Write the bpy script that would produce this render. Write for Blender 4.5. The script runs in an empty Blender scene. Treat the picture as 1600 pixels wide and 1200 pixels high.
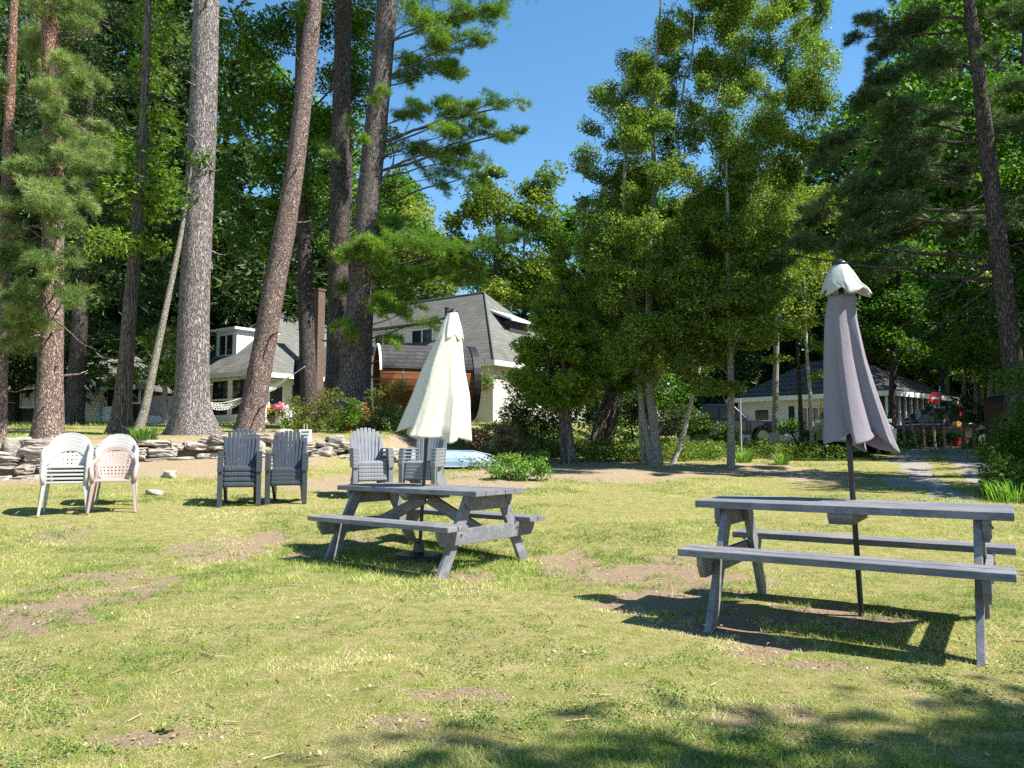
import bpy, math, random
import numpy as np
from mathutils import Vector, Matrix
S = bpy.context.scene
COL = S.collection
PI = math.pi
# ------------------------------------------------------------------ camera, sky, sun
FPX, EYE, PITCH = 1210.0, 1.15, math.atan(95/1210)
cd = bpy.data.cameras.new('camera'); cam = bpy.data.objects.new('camera', cd); COL.objects.link(cam)
cd.sensor_width = 36; cd.lens = 36*FPX/1600; cd.clip_end = 2000; cd.clip_start = 0.05
cam.location = (0, 0, EYE); cam.rotation_euler = (PI/2+PITCH, 0, 0); S.camera = cam
SUN = Vector((.743, -.24, 1)).normalized()
w = bpy.data.worlds.new('World'); S.world = w; w.use_nodes = True
nt = w.node_tree; bg = nt.nodes['Background']
sk = nt.nodes.new('ShaderNodeTexSky'); sk.sky_type = 'NISHITA'; sk.sun_disc = False
sk.sun_elevation = math.asin(SUN.z); sk.sun_rotation = math.atan2(SUN.x, SUN.y)
sk.air_density = 1.0; sk.dust_density = 0.15; sk.ozone_density = 2.2
hs = nt.nodes.new('ShaderNodeHueSaturation'); hs.inputs['Saturation'].default_value = 1.2; hs.inputs['Hue'].default_value = .492
nt.links.new(sk.outputs[0], hs.inputs['Color']); nt.links.new(hs.outputs[0], bg.inputs[0]); bg.inputs[1].default_value = 0.094
sl = bpy.data.lights.new('sun', 'SUN'); sl.energy = 4.8; sl.angle = math.radians(.5); sl.color = (1, .95, .86)
so = bpy.data.objects.new('sun', sl); COL.objects.link(so)
so.rotation_euler = SUN.to_track_quat('Z', 'Y').to_euler(); so.location = (20, -10, 40)
S.view_settings.view_transform = 'Standard'; S.view_settings.look = 'None'
S.view_settings.exposure = 1.32; S.view_settings.gamma = 1
S.cycles.use_denoising = False
S.cycles.max_bounces = 6; S.cycles.transmission_bounces = 4; S.cycles.diffuse_bounces = 2
S.cycles.sample_clamp_indirect = 6

# ------------------------------------------------------------------ pixels <-> world
cP, sP = math.cos(PITCH), math.sin(PITCH)
def ray(px, py):
    a, b = (px-800)/FPX, (600-py)/FPX
    return Vector((a, cP-b*sP, sP+b*cP))
def PY(px, py, Y):                       # point of that direction lying at depth Y
    d = ray(px, py); t = Y/d.y
    return Vector((d.x*t, Y, EYE+d.z*t))
# ------------------------------------------------------------------ numpy noise
def _hash(ix, iy, s):
    n = (ix.astype(np.int64)*374761393 + iy.astype(np.int64)*668265263 + s*1442695041) & 0x7fffffff
    n = ((n ^ (n >> 13))*1274126177) & 0x7fffffff
    n = (n ^ (n >> 16)) & 0xffff
    return n/65535.0
def vnoise(x, y, s=0):
    x = np.asarray(x, float); y = np.asarray(y, float)
    ix = np.floor(x); iy = np.floor(y); fx = x-ix; fy = y-iy
    fx = fx*fx*(3-2*fx); fy = fy*fy*(3-2*fy)
    a = _hash(ix, iy, s); b = _hash(ix+1, iy, s); c = _hash(ix, iy+1, s); d = _hash(ix+1, iy+1, s)
    return (a*(1-fx)+b*fx)*(1-fy)+(c*(1-fx)+d*fx)*fy
def fbm(x, y, s=0, o=4):
    r = 0; a = .5; t = 0
    for k in range(o):
        r = r+a*vnoise(np.asarray(x)*2**k+17.3*k, np.asarray(y)*2**k-9.1*k, s+k); t += a; a *= .5
    return r/t
def sst(a, b, x):
    t = np.clip((x-a)/(b-a), 0, 1); return t*t*(3-2*t)
# ------------------------------------------------------------------ terrain height
def wall_y(x): return 15.5+(x+10.2)*.45
def height(x, y):
    x = np.asarray(x, float); y = np.asarray(y, float)
    b = np.interp(y, [-20, 0, 3, 5, 7.9, 10, 15, 19, 25, 32, 45, 60, 120, 400], [-.5, -.2, -.06, -.035, -.01, .21, .45, .66, .90, 1.02, 1.18, 1.3, 1.6, 3])
    t = np.interp(y, [10, 15, 18, 21, 27, 34, 45, 60, 120, 400], [1.08, 1.12, 1.34, 1.55, 1.85, 2.1, 2.3, 2.5, 2.9, 4])
    up = sst(-.02, .22, y-wall_y(x))
    xe = -3.1+(y-18)*.5
    # soft bank where the wall ends
    upb = sst(-1.2, 1.8, y-wall_y(x))
    k = sst(-5.0, -3.6, x)
    u = up*(1-k)+upb*k
    wall_blend = sst(-6, -2.5, x)
    wx2 = sst(0, 1, (xe-x)/(2.2+np.clip(y-18, 0, 30)*.14)+.45)
    wx = 1*(1-wall_blend)+wx2*wall_blend
    t = t+.0
    z = b+(t-b)*u*wx
    z = z+.26*sst(-3.2, -.25, y-wall_y(x))*sst(-9.6, -7.6, x)*sst(-3.2, -4.6, x)*(1-u)
    z = z+(fbm(x*.35, y*.35, 5, 3)-.5)*.10*np.clip((y-8)/8, 0, 1)+(fbm(x*1.7, y*1.7, 8, 3)-.5)*.03
    return z
def hz(x, y): return float(height(x, y))
def G(px, py):
    d = ray(px, py); t = 1.0; last = 1.0
    while t < 200:
        p = (d.x*t, d.y*t, EYE+d.z*t)
        if p[2] < hz(p[0], p[1]): break
        last = t; t *= 1.01
    t = (t+last)/2
    return Vector((d.x*t, d.y*t, hz(d.x*t, d.y*t)))
def GD(px, Y):
    x = (px-800)/FPX*Y*1.0
    d = ray(px, 690); x = d.x/d.y*Y
    return Vector((x, Y, hz(x, Y)))
# ------------------------------------------------------------------ materials
MATS = {}
class N:
    def __init__(s, name):
        s.m = bpy.data.materials.new(name); s.m.use_nodes = True; s.t = s.m.node_tree
        s.p = s.t.nodes['Principled BSDF']; s.out = s.t.nodes['Material Output']
    def n(s, ty, **kw):
        o = s.t.nodes.new('ShaderNode'+ty)
        for k, v in kw.items(): setattr(o, k, v)
        return o
    def l(s, a, b): s.t.links.new(a, b)
    def coord(s, scale=(1, 1, 1), kind='Object', rot=(0, 0, 0)):
        c = s.n('TexCoord'); m = s.n('Mapping'); m.inputs['Scale'].default_value = scale; m.inputs['Rotation'].default_value = rot
        s.l(c.outputs[kind], m.inputs[0]); return m.outputs[0]
    def noise(s, vec, scale, detail=4, rough=.6, dist=0):
        o = s.n('TexNoise'); o.inputs['Scale'].default_value = scale; o.inputs['Detail'].default_value = detail
        o.inputs['Roughness'].default_value = rough; o.inputs['Distortion'].default_value = dist
        if vec: s.l(vec, o.inputs['Vector'])
        return o.outputs['Fac']
    def ramp(s, fac, stops):
        o = s.n('ValToRGB'); e = o.color_ramp.elements
        while len(e) < len(stops): e.new(.5)
        for i, (p, c) in enumerate(stops): e[i].position = p; e[i].color = (*c, 1) if len(c) == 3 else c
        s.l(fac, o.inputs[0]); return o.outputs[0]
    def mix(s, fac, a, b, mode='MIX'):
        o = s.n('Mix'); o.data_type = 'RGBA'; o.blend_type = mode
        for i, v in ((0, fac), (6, a), (7, b)):
            if hasattr(v, 'links'): s.l(v, o.inputs[i])
            elif i == 0: o.inputs[0].default_value = v
            else: o.inputs[i].default_value = (*v, 1)
        return o.outputs[2]
    def bump(s, h, strength=.4, dist=.02, normal=None):
        o = s.n('Bump'); o.inputs['Strength'].default_value = strength; o.inputs['Distance'].default_value = dist
        s.l(h, o.inputs['Height'])
        if normal: s.l(normal, o.inputs['Normal'])
        s.l(o.outputs[0], s.p.inputs['Normal']); return o.outputs[0]
    def attr(s, name):
        o = s.n('Attribute'); o.attribute_name = name; return o
    def base(s, c):
        if hasattr(c, 'links'): s.l(c, s.p.inputs['Base Color'])
        else: s.p.inputs['Base Color'].default_value = (*c, 1)
    def fin(s, rough=.7, spec=.4, metal=0):
        s.p.inputs['Roughness'].default_value = rough; s.p.inputs['Specular IOR Level'].default_value = spec
        s.p.inputs['Metallic'].default_value = metal; return s.m
def pm(name, c1, c2=None, scale=6, rough=.7, spec=.3, metal=0, bump=.2, bscale=40, lo=.35, hi=.65, stretch=(1, 1, 1), bd=.005):
    if name in MATS: return MATS[name]
    n = N(name); v = n.coord(stretch)
    if c2 is None: c2 = tuple(x*.8 for x in c1)
    n.base(n.ramp(n.noise(v, scale), [(lo, c1), (hi, c2)]))
    if bump: n.bump(n.noise(v, bscale), bump, bd)
    MATS[name] = n.fin(rough, spec, metal); return MATS[name]
def leaf_mat(name, dark, mid, light, trans=.35, rough=.5, spec=.35, tcol=None):
    n = N(name); a = n.attr('tint')
    c = n.ramp(a.outputs['Fac'], [(0, dark), (.5, mid), (1, light)])
    n.base(c); n.fin(rough, spec)
    t = n.n('BsdfTranslucent'); tc = n.mix(1.0, c, tcol or (1.0, 1.15, .45), 'MULTIPLY'); n.l(tc, t.inputs[0])
    m = n.n('MixShader'); m.inputs[0].default_value = trans
    n.l(n.p.outputs[0], m.inputs[1]); n.l(t.outputs[0], m.inputs[2]); n.l(m.outputs[0], n.out.inputs[0])
    return n.m
def bark_mat(name, c1, c2, c3, vs=14, stretch=.22, bump=.9, upcol=None):
    n = N(name); v = n.coord((1, 1, stretch))
    nz = n.noise(v, 5, 5, .65); 
    vo = n.n('TexVoronoi'); vo.feature = 'DISTANCE_TO_EDGE'; vo.inputs['Scale'].default_value = vs*1.5
    wv = n.n('VectorMath'); wv.operation = 'ADD'; n.l(v, wv.inputs[0]); nc = n.n('TexNoise'); nc.inputs['Scale'].default_value = 9; n.l(v, nc.inputs['Vector'])
    sc = n.n('VectorMath'); sc.operation = 'SCALE'; sc.inputs['Scale'].default_value = .3; n.l(nc.outputs['Color'], sc.inputs[0]); n.l(sc.outputs[0], wv.inputs[1])
    n.l(wv.outputs[0], vo.inputs['Vector'])
    cr = n.ramp(vo.outputs['Distance'], [(0, (0, 0, 0)), (.19, (1, 1, 1))])
    base = n.ramp(nz, [(.3, c2), (.65, c1)])
    fine = n.noise(n.coord((1, 1, .5)), 60, 4)
    base = n.mix(n.ramp(fine, [(.35, (0, 0, 0)), (.7, (.6, .6, .6))]), base, c3)
    if upcol:
        sx = n.n('SeparateXYZ'); n.l(n.coord((1, 1, 1)), sx.inputs[0])
        f = n.n('MapRange'); f.inputs[1].default_value = upcol[1]; f.inputs[2].default_value = upcol[2]; n.l(sx.outputs[2], f.inputs[0])
        nn = n.n('Math'); nn.operation = 'MULTIPLY'; n.l(f.outputs[0], nn.inputs[0]); n.l(n.ramp(n.noise(v, 7), [(.35, (.3, .3, .3)), (.6, (1, 1, 1))]), nn.inputs[1])
        base = n.mix(nn.outputs[0], base, upcol[0])
    n.base(n.mix(cr, tuple(x*.38 for x in c2), base))
    b1 = n.n('Bump'); b1.inputs['Strength'].default_value = bump; b1.inputs['Distance'].default_value = .03; n.l(cr, b1.inputs['Height'])
    n.bump(fine, .5, .012, b1.outputs[0])
    return n.fin(.9, .15)
# ------------------------------------------------------------------ mesh helpers
def np_mesh(name, V, faces, tint=None, smooth=False, extra=None):
    me = bpy.data.meshes.new(name); V = np.asarray(V, np.float32)
    faces = [np.asarray(f, np.int32) for f in faces if len(f)]
    me.vertices.add(len(V)); me.vertices.foreach_set('co', V.ravel())
    nl = sum(f.size for f in faces); npoly = sum(len(f) for f in faces)
    me.loops.add(nl); me.polygons.add(npoly)
    me.loops.foreach_set('vertex_index', np.concatenate([f.ravel() for f in faces]))
    tot = np.concatenate([np.full(len(f), f.shape[1], np.int32) for f in faces])
    st = np.concatenate([[0], np.cumsum(tot)[:-1]]).astype(np.int32)
    me.polygons.foreach_set('loop_start', st)
    if smooth: me.polygons.foreach_set('use_smooth', np.ones(npoly, bool))
    me.update(calc_edges=True)
    for nm, arr in (([('tint', tint)] if tint is not None else [])+(extra or [])):
        a = me.attributes.new(nm, 'FLOAT', 'POINT'); a.data.foreach_set('value', np.asarray(arr, np.float32))
    return me
def link(name, me, mat=None, parent=None):
    o = bpy.data.objects.new(name, me); COL.objects.link(o)
    if mat is not None and me is not None:
        for m in (mat if isinstance(mat, (list, tuple)) else [mat]): me.materials.append(m)
    if parent: o.parent = parent
    return o
def tag(o, label=None, cat=None, group=None, kind=None):
    if label: o['label'] = label
    if cat: o['category'] = cat
    if group: o['group'] = group
    if kind: o['kind'] = kind
    return o
def empty(name, loc, rz=0, label=None, cat=None, group=None):
    o = bpy.data.objects.new(name, None); COL.objects.link(o); o.location = loc; o.rotation_euler = (0, 0, rz)
    o.empty_display_size = .2
    return tag(o, label, cat, group)
def copy_tree(o, parent=None):
    c = o.copy(); COL.objects.link(c); c.parent = parent
    for ch in o.children: copy_tree(ch, c)
    return c
class MB:
    """collects solids, then builds ONE mesh object"""
    def __init__(s): s.v = []; s.f = []
    def add(s, V, F):
        k = len(s.v); s.v += [tuple(p) for p in V]; s.f += [tuple(i+k for i in f) for f in F]; return s
    def box(s, x0, x1, y0, y1, z0, z1):
        V = [(x0, y0, z0), (x1, y0, z0), (x1, y1, z0), (x0, y1, z0), (x0, y0, z1), (x1, y0, z1), (x1, y1, z1), (x0, y1, z1)]
        return s.add(V, [(0, 3, 2, 1), (4, 5, 6, 7), (0, 1, 5, 4), (1, 2, 6, 5), (2, 3, 7, 6), (3, 0, 4, 7)])
    def bar(s, a, b, w, h, up=(0, 0, 1)):      # rectangular bar from a to b, w across, h along 'up'
        a, b = Vector(a), Vector(b); d = (b-a).normalized(); up = Vector(up); r = d.cross(up)
        if r.length < 1e-4: r = d.cross(Vector((1, 0, 0)))
        r.normalize(); u = r.cross(d)
        V = []
        for p in (a, b):
            for i, j in ((-1, -1), (1, -1), (1, 1), (-1, 1)): V.append(p+r*(i*w/2)+u*(j*h/2))
        return s.add(V, [(0, 3, 2, 1), (4, 5, 6, 7), (0, 1, 5, 4), (1, 2, 6, 5), (2, 3, 7, 6), (3, 0, 4, 7)])
    def prism(s, poly, axis, t0, t1):          # polygon of 2-D points extruded along an axis
        V = []
        for t in (t0, t1):
            for a, b in poly: V.append({'x': (t, a, b), 'y': (a, t, b), 'z': (a, b, t)}[axis])
        n = len(poly); F = [tuple(range(n))[::-1], tuple(range(n, 2*n))]
        for i in range(n): j = (i+1) % n; F.append((i, j, n+j, n+i))
        return s.add(V, F)
    def tube(s, pts, r, sides=8, cap=True):
        V = []; F = []; n = len(pts); pts = [Vector(p) for p in pts]
        rr = r if isinstance(r, (list, tuple)) else [r]*n
        ref = None
        for i, p in enumerate(pts):
            d = (pts[min(i+1, n-1)]-pts[max(i-1, 0)]).normalized()
            if ref is None:
                ref = d.cross(Vector((0, 0, 1)));
                if ref.length < .05: ref = d.cross(Vector((1, 0, 0)))
            ref = (ref-d*ref.dot(d)).normalized(); q = d.cross(ref)
            for k in range(sides):
                a = 2*PI*k/sides; V.append(p+(ref*math.cos(a)+q*math.sin(a))*rr[i])
        for i in range(n-1):
            for k in range(sides):
                k2 = (k+1) % sides; F.append((i*sides+k, i*sides+k2, (i+1)*sides+k2, (i+1)*sides+k))
        if cap: F.append(tuple(range(sides))[::-1]); F.append(tuple(range((n-1)*sides, n*sides)))
        return s.add(V, F)
    def lathe(s, prof, sides=20, c=(0, 0, 0)):
        V = []; F = []; n = len(prof)
        for r, z in prof:
            for k in range(sides): a = 2*PI*k/sides; V.append((c[0]+r*math.cos(a), c[1]+r*math.sin(a), c[2]+z))
        for i in range(n-1):
            for k in range(sides): k2 = (k+1) % sides; F.append((i*sides+k, i*sides+k2, (i+1)*sides+k2, (i+1)*sides+k))
        F.append(tuple(range(sides))[::-1]); F.append(tuple(range((n-1)*sides, n*sides)))
        return s.add(V, F)
    def build(s, name, mat, parent=None, bevel=0, smooth=False, solid=0, segs=2):
        me = bpy.data.meshes.new(name); me.from_pydata([tuple(p) for p in s.v], [], s.f); me.validate(); me.update()
        o = link(name, me, mat, parent)
        if smooth:
            for p in me.polygons: p.use_smooth = True
        if solid: m = o.modifiers.new('s', 'SOLIDIFY'); m.thickness = solid; m.offset = 0
        if bevel: m = o.modifiers.new('b', 'BEVEL'); m.width = bevel; m.segments = segs; m.limit_method = 'ANGLE'; m.angle_limit = .6
        return o
# ------------------------------------------------------------------ foliage arrays
def unit(a): return a/np.maximum(np.linalg.norm(a, axis=1, keepdims=True), 1e-9)
def leaves(C, size, rng, droop=0.0, asp=.62, up=.35, jit=.35):
    n = len(C); s = size*(1+rng.uniform(-jit, jit, n))[:, None]
    nrm = rng.normal(size=(n, 3)); nrm[:, 2] = np.abs(nrm[:, 2])+up; nrm = unit(nrm)
    a = rng.normal(size=(n, 3)); a[:, 2] -= droop; a = unit(a-nrm*np.sum(a*nrm, 1, keepdims=True)); b = np.cross(nrm, a)
    fold = nrm*s*.12
    V = np.stack([C-a*s*.5, C+b*s*.5*asp+fold-a*s*.05, C+a*s*.5, C-b*s*.5*asp+fold-a*s*.05], 1).reshape(-1, 3)
    return V, np.arange(n*4).reshape(-1, 4), 4
def needles(C, D, length, width, per, rng, spread=.75):
    n = len(C)*per; c = np.repeat(C, per, 0); d = np.repeat(D, per, 0)
    d = unit(d+rng.normal(size=(n, 3))*spread); L = length*rng.uniform(.6, 1.15, n)[:, None]
    sd = unit(np.cross(d, rng.normal(size=(n, 3))))*width/2
    o = c+d*L*.08
    V = np.stack([o-sd, o+sd, c+d*L], 1).reshape(-1, 3)
    return V, np.arange(n*3).reshape(-1, 3), 3
def noise3(P, f, s=0):
    return (vnoise(P[:, 0]*f+P[:, 2]*f*.37, P[:, 2]*f-P[:, 1]*f*.21, s)+vnoise(P[:, 1]*f-P[:, 2]*f*.29, P[:, 2]*f+P[:, 0]*f*.33+9, s+3))/2
def grow_blob(c, r, rng, n, kind, u, size):
    """leaf positions inside one leafy mass; returns points, directions, cluster value, twig lines"""
    c = np.array(c); r = np.array(r)*(1.0 if kind == 'pine' else 1.22); tw = []
    u = np.array([u[0], u[1], 0.0]); L = np.linalg.norm(u); u = u/L if L > .05 else np.array([1.0, 0, 0]); v = np.array([-u[1], u[0], 0])
    if kind == 'pine':                       # feathery boughs: shoots fanning off a few boughlets
        nb = max(2, int(np.mean(r)/.20)+1); P = []; D = []; C = []
        rh = (r[0]+r[1])/2
        for k in range(nb):
            ph = rng.uniform(-.7, .7); d = u*math.cos(ph)+v*math.sin(ph); d[2] = rng.uniform(-.45, .38); d /= np.linalg.norm(d); lat = np.cross([0, 0, 1], d)
            st = c+rng.uniform(-1, 1, 3)*r*np.array([.45, .45, .8])-d*rh*.75; Lb = rh*rng.uniform(1.1, 1.9)
            m = int(n/nb)+2; s_ = rng.beta(1.5, 1.05, m); sg = rng.choice([-1, 1], m); q = rng.uniform(0, 1, m)**.8*(1-.8*s_)*Lb*.36
            p = st+d*(s_*Lb)[:, None]+d*(q*.6)[:, None]+lat*(sg*q)[:, None]; p[:, 2] += rng.normal(size=m)*.11*rh-(s_**2)*.14*Lb+q*rng.uniform(-.5, .5)
            P.append(p); D.append(d*.75+lat*(sg*.5)[:, None]*(q > .05)[:, None]+np.array([0, 0, .22])); C.append(np.full(m, rng.uniform(-1, 1)))
            tw.append((st, st+d*Lb-np.array([0, 0, .10*Lb])))
        return np.vstack(P), unit(np.vstack(D)), np.concatenate(C), tw
    m = int(n*1.5); d = unit(rng.normal(size=(m, 3))); p = c+d*r*(rng.uniform(0, 1, m)**.5)[:, None]
    if kind == 'birch': p[:, 2] -= rng.uniform(0, 1, m)**2*.35
    nz = noise3(p, .42/size**.55*1.0, 7)+.35*noise3(p, 1.5/size**.55, 17)
    k = np.argsort(-nz)[:n]; p = p[k]; d = d[k]
    cl = (nz[k]-nz[k].mean())*3
    for i in range(5): tw.append((c, p[rng.integers(len(p))]))
    out = d+u*.4
    if kind == 'cedar': out[:, 2] = out[:, 2]*.5-.12
    return p, unit(out), cl, tw
def path_interp(pts, n):
    """pts: list of (x,y,z,r) -> smooth n samples (Catmull-Rom)"""
    p = np.array(pts, float); m = len(p)
    if m == 2: return [tuple(p[0]+(p[1]-p[0])*i/(n-1)) for i in range(n)]
    out = []
    q = np.vstack([2*p[0]-p[1], p, 2*p[-1]-p[-2]])
    for i in range(n):
        t = i/(n-1)*(m-1); k = min(int(t), m-2); f = t-k
        a, b, c, d = q[k], q[k+1], q[k+2], q[k+3]
        out.append(tuple(.5*((2*b)+(-a+c)*f+(2*a-5*b+4*c-d)*f*f+(-a+3*b-3*c+d)*f**3)))
    return out
def trunk_arrays(path, sides, rng, bump=.06, flare=0, seed=0, ridged=0):
    V = []; F = []; n = len(path); ph = rng.uniform(0, 6.28)
    nr = 5; z0 = path[0][2]
    lob = rng.uniform(.4, 1, 5); la = np.sort(rng.uniform(0, 2*PI, 5))
    for i, (x, y, z, r) in enumerate(path):
        hgt = z-z0
        for k in range(sides):
            a = 2*PI*k/sides
            rr = r*(1+bump*(fbm(math.cos(a)*1.5+5, z*1.1+math.sin(a)*1.5, seed, 3)-.5)*2)
            if flare:
                e = math.exp(-max(hgt, 0)/(r*1.0))
                lo = sum(l*math.exp(-((a-b+PI) % (2*PI)-PI)**2*5) for l, b in zip(lob, la))
                rr *= 1+flare*e*(.35+lo)
            V.append((x+math.cos(a)*rr, y+math.sin(a)*rr, z))
    for i in range(n-1):
        for k in range(sides):
            k2 = (k+1) % sides; F.append((i*sides+k, i*sides+k2, (i+1)*sides+k2, (i+1)*sides+k))
    return V, F
def limb(mb, a, b, r0, r1, rng, sag=0.0, sides=6, wig=.06):
    a = Vector(a); b = Vector(b); L = (b-a).length; n = max(3, min(7, int(L/.4)+2)); pts = []; rs = []
    for i in range(n+1):
        t = i/n; p = a.lerp(b, t); p.z -= sag*L*4*t*(1-t)
        if 0 < i < n: p += Vector(rng.normal(size=3))*wig*L/n
        pts.append(p); rs.append(r0+(r1-r0)*t)
    mb.tube(pts, rs, sides)
def make_tree(name, label, cat, path, blobs, kind, lmat, bmat, seed, size=.06, dens=1.0, group=None, sides=16, flare=.5,
              twigs=.35, sag=0, up=.1, dead=(), stems=(), bump=.06, crown_name='crown', per=26, tintshift=0, spread=.75):
    """path: [(x,y,z,r)], blobs: [(x,y,z, rx,ry,rz)] ; all world; root at base"""
    rng = np.random.default_rng(seed); x0, y0 = path[0][0], path[0][1]; z0 = hz(x0, y0)
    root = empty(name, (x0, y0, z0), 0, label, cat, group)
    org = np.array([x0, y0, z0])
    pth = [(p[0]-x0, p[1]-y0, p[2]-z0, p[3]) for p in path]
    pth = path_interp(pth, max(8, int((pth[-1][2]-pth[0][2])/.22))) if len(pth) > 1 else pth
    pth = [(pth[0][0], pth[0][1], pth[0][2]-.35, pth[0][3]*1.02)]+list(pth)
    V, F = trunk_arrays(pth, sides, rng, bump, flare, seed)
    mb = MB(); mb.add(V, F)
    for st in stems:
        sp = path_interp([(p[0]-x0, p[1]-y0, p[2]-z0, p[3]) for p in st], max(8, int((st[-1][2]-st[0][2])/.25)))
        sp = [(sp[0][0], sp[0][1], sp[0][2]-.3, sp[0][3])]+list(sp); mb.add(*trunk_arrays(sp, sides, rng, bump, flare*.6, seed+5))
    tp = np.array(pth)
    PTS = []; DIR = []; CL = []
    tb = MB()
    NODES = []
    if kind in ('leaf', 'birch'): blobs = sorted(blobs, key=lambda q_: math.hypot(q_[0]-x0, q_[1]-y0))
    for b in blobs:
        c0 = np.array(b[:3])-org; r0 = np.array(b[3:6])
        ua = {'pine': .5*size*size*.062*11, 'cedar': .5*size*size*.26*5}.get(kind, .31*size*size)
        # limb from trunk to the leafy mass
        below = c0[2]-abs(math.hypot(c0[0], c0[1]))*(.22 if kind in ('pine', 'cedar') else .75)-r0[2]*.2
        k = int(np.argmin(np.abs(tp[:, 2]-np.clip(below, tp[2, 2], tp[-1, 2])))); A = tp[k]
        if kind in ('leaf', 'birch'):            # branch off the nearest limb already grown
            best = None; d0 = np.linalg.norm(c0-A[:3])
            for nd in NODES:
                dd = np.linalg.norm(c0-nd[:3])+max(0, nd[2]-c0[2])*1.5
                if dd < d0*.7 and (best is None or dd < best[0]): best = (dd, nd)
            if best: A = best[1]
        rl = min(A[3]*(.35 if A[3] > .05 else .8), .009*np.linalg.norm(c0-A[:3])+.008)
        NODES.append(np.array([c0[0], c0[1], c0[2], max(.010, rl*.5)]))
        limb(mb, A[:3], c0, rl, max(.006, rl*.35), rng, sag, 6, .05)
        ns = (3 if kind == 'pine' else 2) if max(r0) > 3.2*size else 1
        for q_ in range(ns):
            f = rng.uniform(.6, .85) if ns > 1 else 1.0
            r = r0*f; c = c0+(unit(rng.normal(size=(1, 3)))[0]*r0*rng.uniform(.35, .75) if ns > 1 else 0)
            vol = (r[0]*r[1]*r[2])**(2/3)
            nl = max(12, int(dens*{'pine': 2.4, 'cedar': 2.3, 'birch': 3.4}.get(kind, 2.3)*PI*vol/ua))
            P, D, cl, tw = grow_blob(c, r, rng, nl, kind, c0-A[:3], size)
            PTS.append(P); DIR.append(D); CL.append(cl*.8+rng.uniform(-.5, .5))
            if ns > 1: limb(mb, c0+(c-c0)*.0, c, rl*.4, .004, rng, 0, 5, .1)
            for (a, e) in tw[:5 if kind == 'pine' else 1+int(twigs*8)]:
                limb(mb, a, e, max(.004, rl*.22), .003, rng, 0, 4, .1)
    for (a, b, r) in dead:
        limb(mb, np.array(a)-org, np.array(b)-org, r, r*.25, rng, .04, 5, .1)
    if kind == 'pine' and len(tp) > 14:
        for k in range(16):
            i = int(rng.integers(6, len(tp)-4)); a = rng.uniform(0, 2*PI); d = np.array([math.cos(a), math.sin(a), rng.uniform(-.2, .4)]); R_ = tp[i][3]
            limb(mb, tp[i][:3]+d*R_*.6, tp[i][:3]+d*(R_+rng.uniform(.05, .5)), R_*.11+.008, .006, rng, .05, 5, .12)
    mb.build('trunk', bmat, root, smooth=True)
    if PTS:
        P = np.vstack(PTS); D = np.vstack(DIR); CLa = np.concatenate(CL)
        if kind == 'pine':
            V, Fc, k = needles(P, D, size, size*.062, 11, rng, spread); k *= 11
        elif kind == 'cedar':
            D = unit(D*np.array([1, 1, .4])+np.array([0, 0, -.15]))
            V, Fc, k = needles(P, D, size, size*.26, 5, rng, .55); k *= 5
        else:
            V, Fc, k = leaves(P, size, rng, droop=.9 if kind == 'birch' else .3)
        tint = np.clip(.5+CLa*.22+rng.normal(size=len(P))*.16+tintshift, 0, 1)
        me = np_mesh('crown', V, [Fc], np.repeat(tint, k)); link(crown_name, me, lmat, root)
    return root
def pxpath(Y, pts, base=None):
    """pts: (px, py, width px) at depth Y -> world path; first point is put on the ground"""
    out = []
    for i, p in enumerate(pts):
        dY = p[3] if len(p) > 3 else 0
        q = PY(p[0], p[1], Y+dY); r = p[2]/2*(Y+dY)/FPX
        if i == 0: q.z = hz(q.x, q.y)
        out.append((q.x, q.y, q.z, r))
    return out
def pxblobs(Y, L):
    out = []
    for b in L:
        px, py, rx, ry = b[:4]; dY = b[4] if len(b) > 4 else 0; k = (Y+dY)/FPX
        q = PY(px, py, Y+dY); ryd = b[5] if len(b) > 5 else rx*k
        out.append((q.x, q.y, q.z, rx*k, ryd, ry*k))
    return out
# ================================================================== SETTING: ground
def dirt_mask(x, y):
    """bare / thin patches of the lawn, in metres"""
    m = np.zeros_like(np.asarray(x, float))
    for (px, py, rx, ry, s) in DIRT:
        c = DC[(px, py)]; k = c.y/FPX
        dx = (x-c.x)/(rx*k); dy = (y-c.y)/(ry*k*c.y/1.15)
        q = dx*dx+dy*dy+(fbm(x*1.3, y*1.3, 31, 4)-.5)*2.6+(fbm(x*6, y*6, 33, 3)-.5)*1.8
        m = np.maximum(m, s*sst(1.3, .1, q))
    return m
DIRT = [(50, 965, 120, 30, .9), (165, 925, 80, 16, .8), (330, 858, 110, 14, .7), (425, 842, 60, 9, .9), (150, 905, 150, 18, .6), (1010, 905, 170, 20, .9), (760, 900, 80, 14, .7), (1060, 880, 100, 10, .6), (480, 868, 60, 8, .8), (900, 890, 130, 24, 1), (1010, 940, 120, 20, 1),
        (1130, 975, 120, 26, 1), (1300, 965, 120, 22, .9), (1180, 1010, 90, 12, .7), (1300, 1038, 110, 9, .8), (220, 1150, 120, 22, .65), (640, 1120, 90, 18, .5), (720, 1085, 70, 12, .6),
        (560, 1020, 60, 12, .35), (1200, 1110, 90, 20, .5), (80, 845, 90, 12, .5), (560, 845, 50, 8, .6), (880, 1010, 60, 9, .35), (1130, 1130, 60, 10, .4), (720, 915, 60, 8, .5)]
DC = {(a[0], a[1]): G(a[0], a[1]) for a in DIRT}
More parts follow.
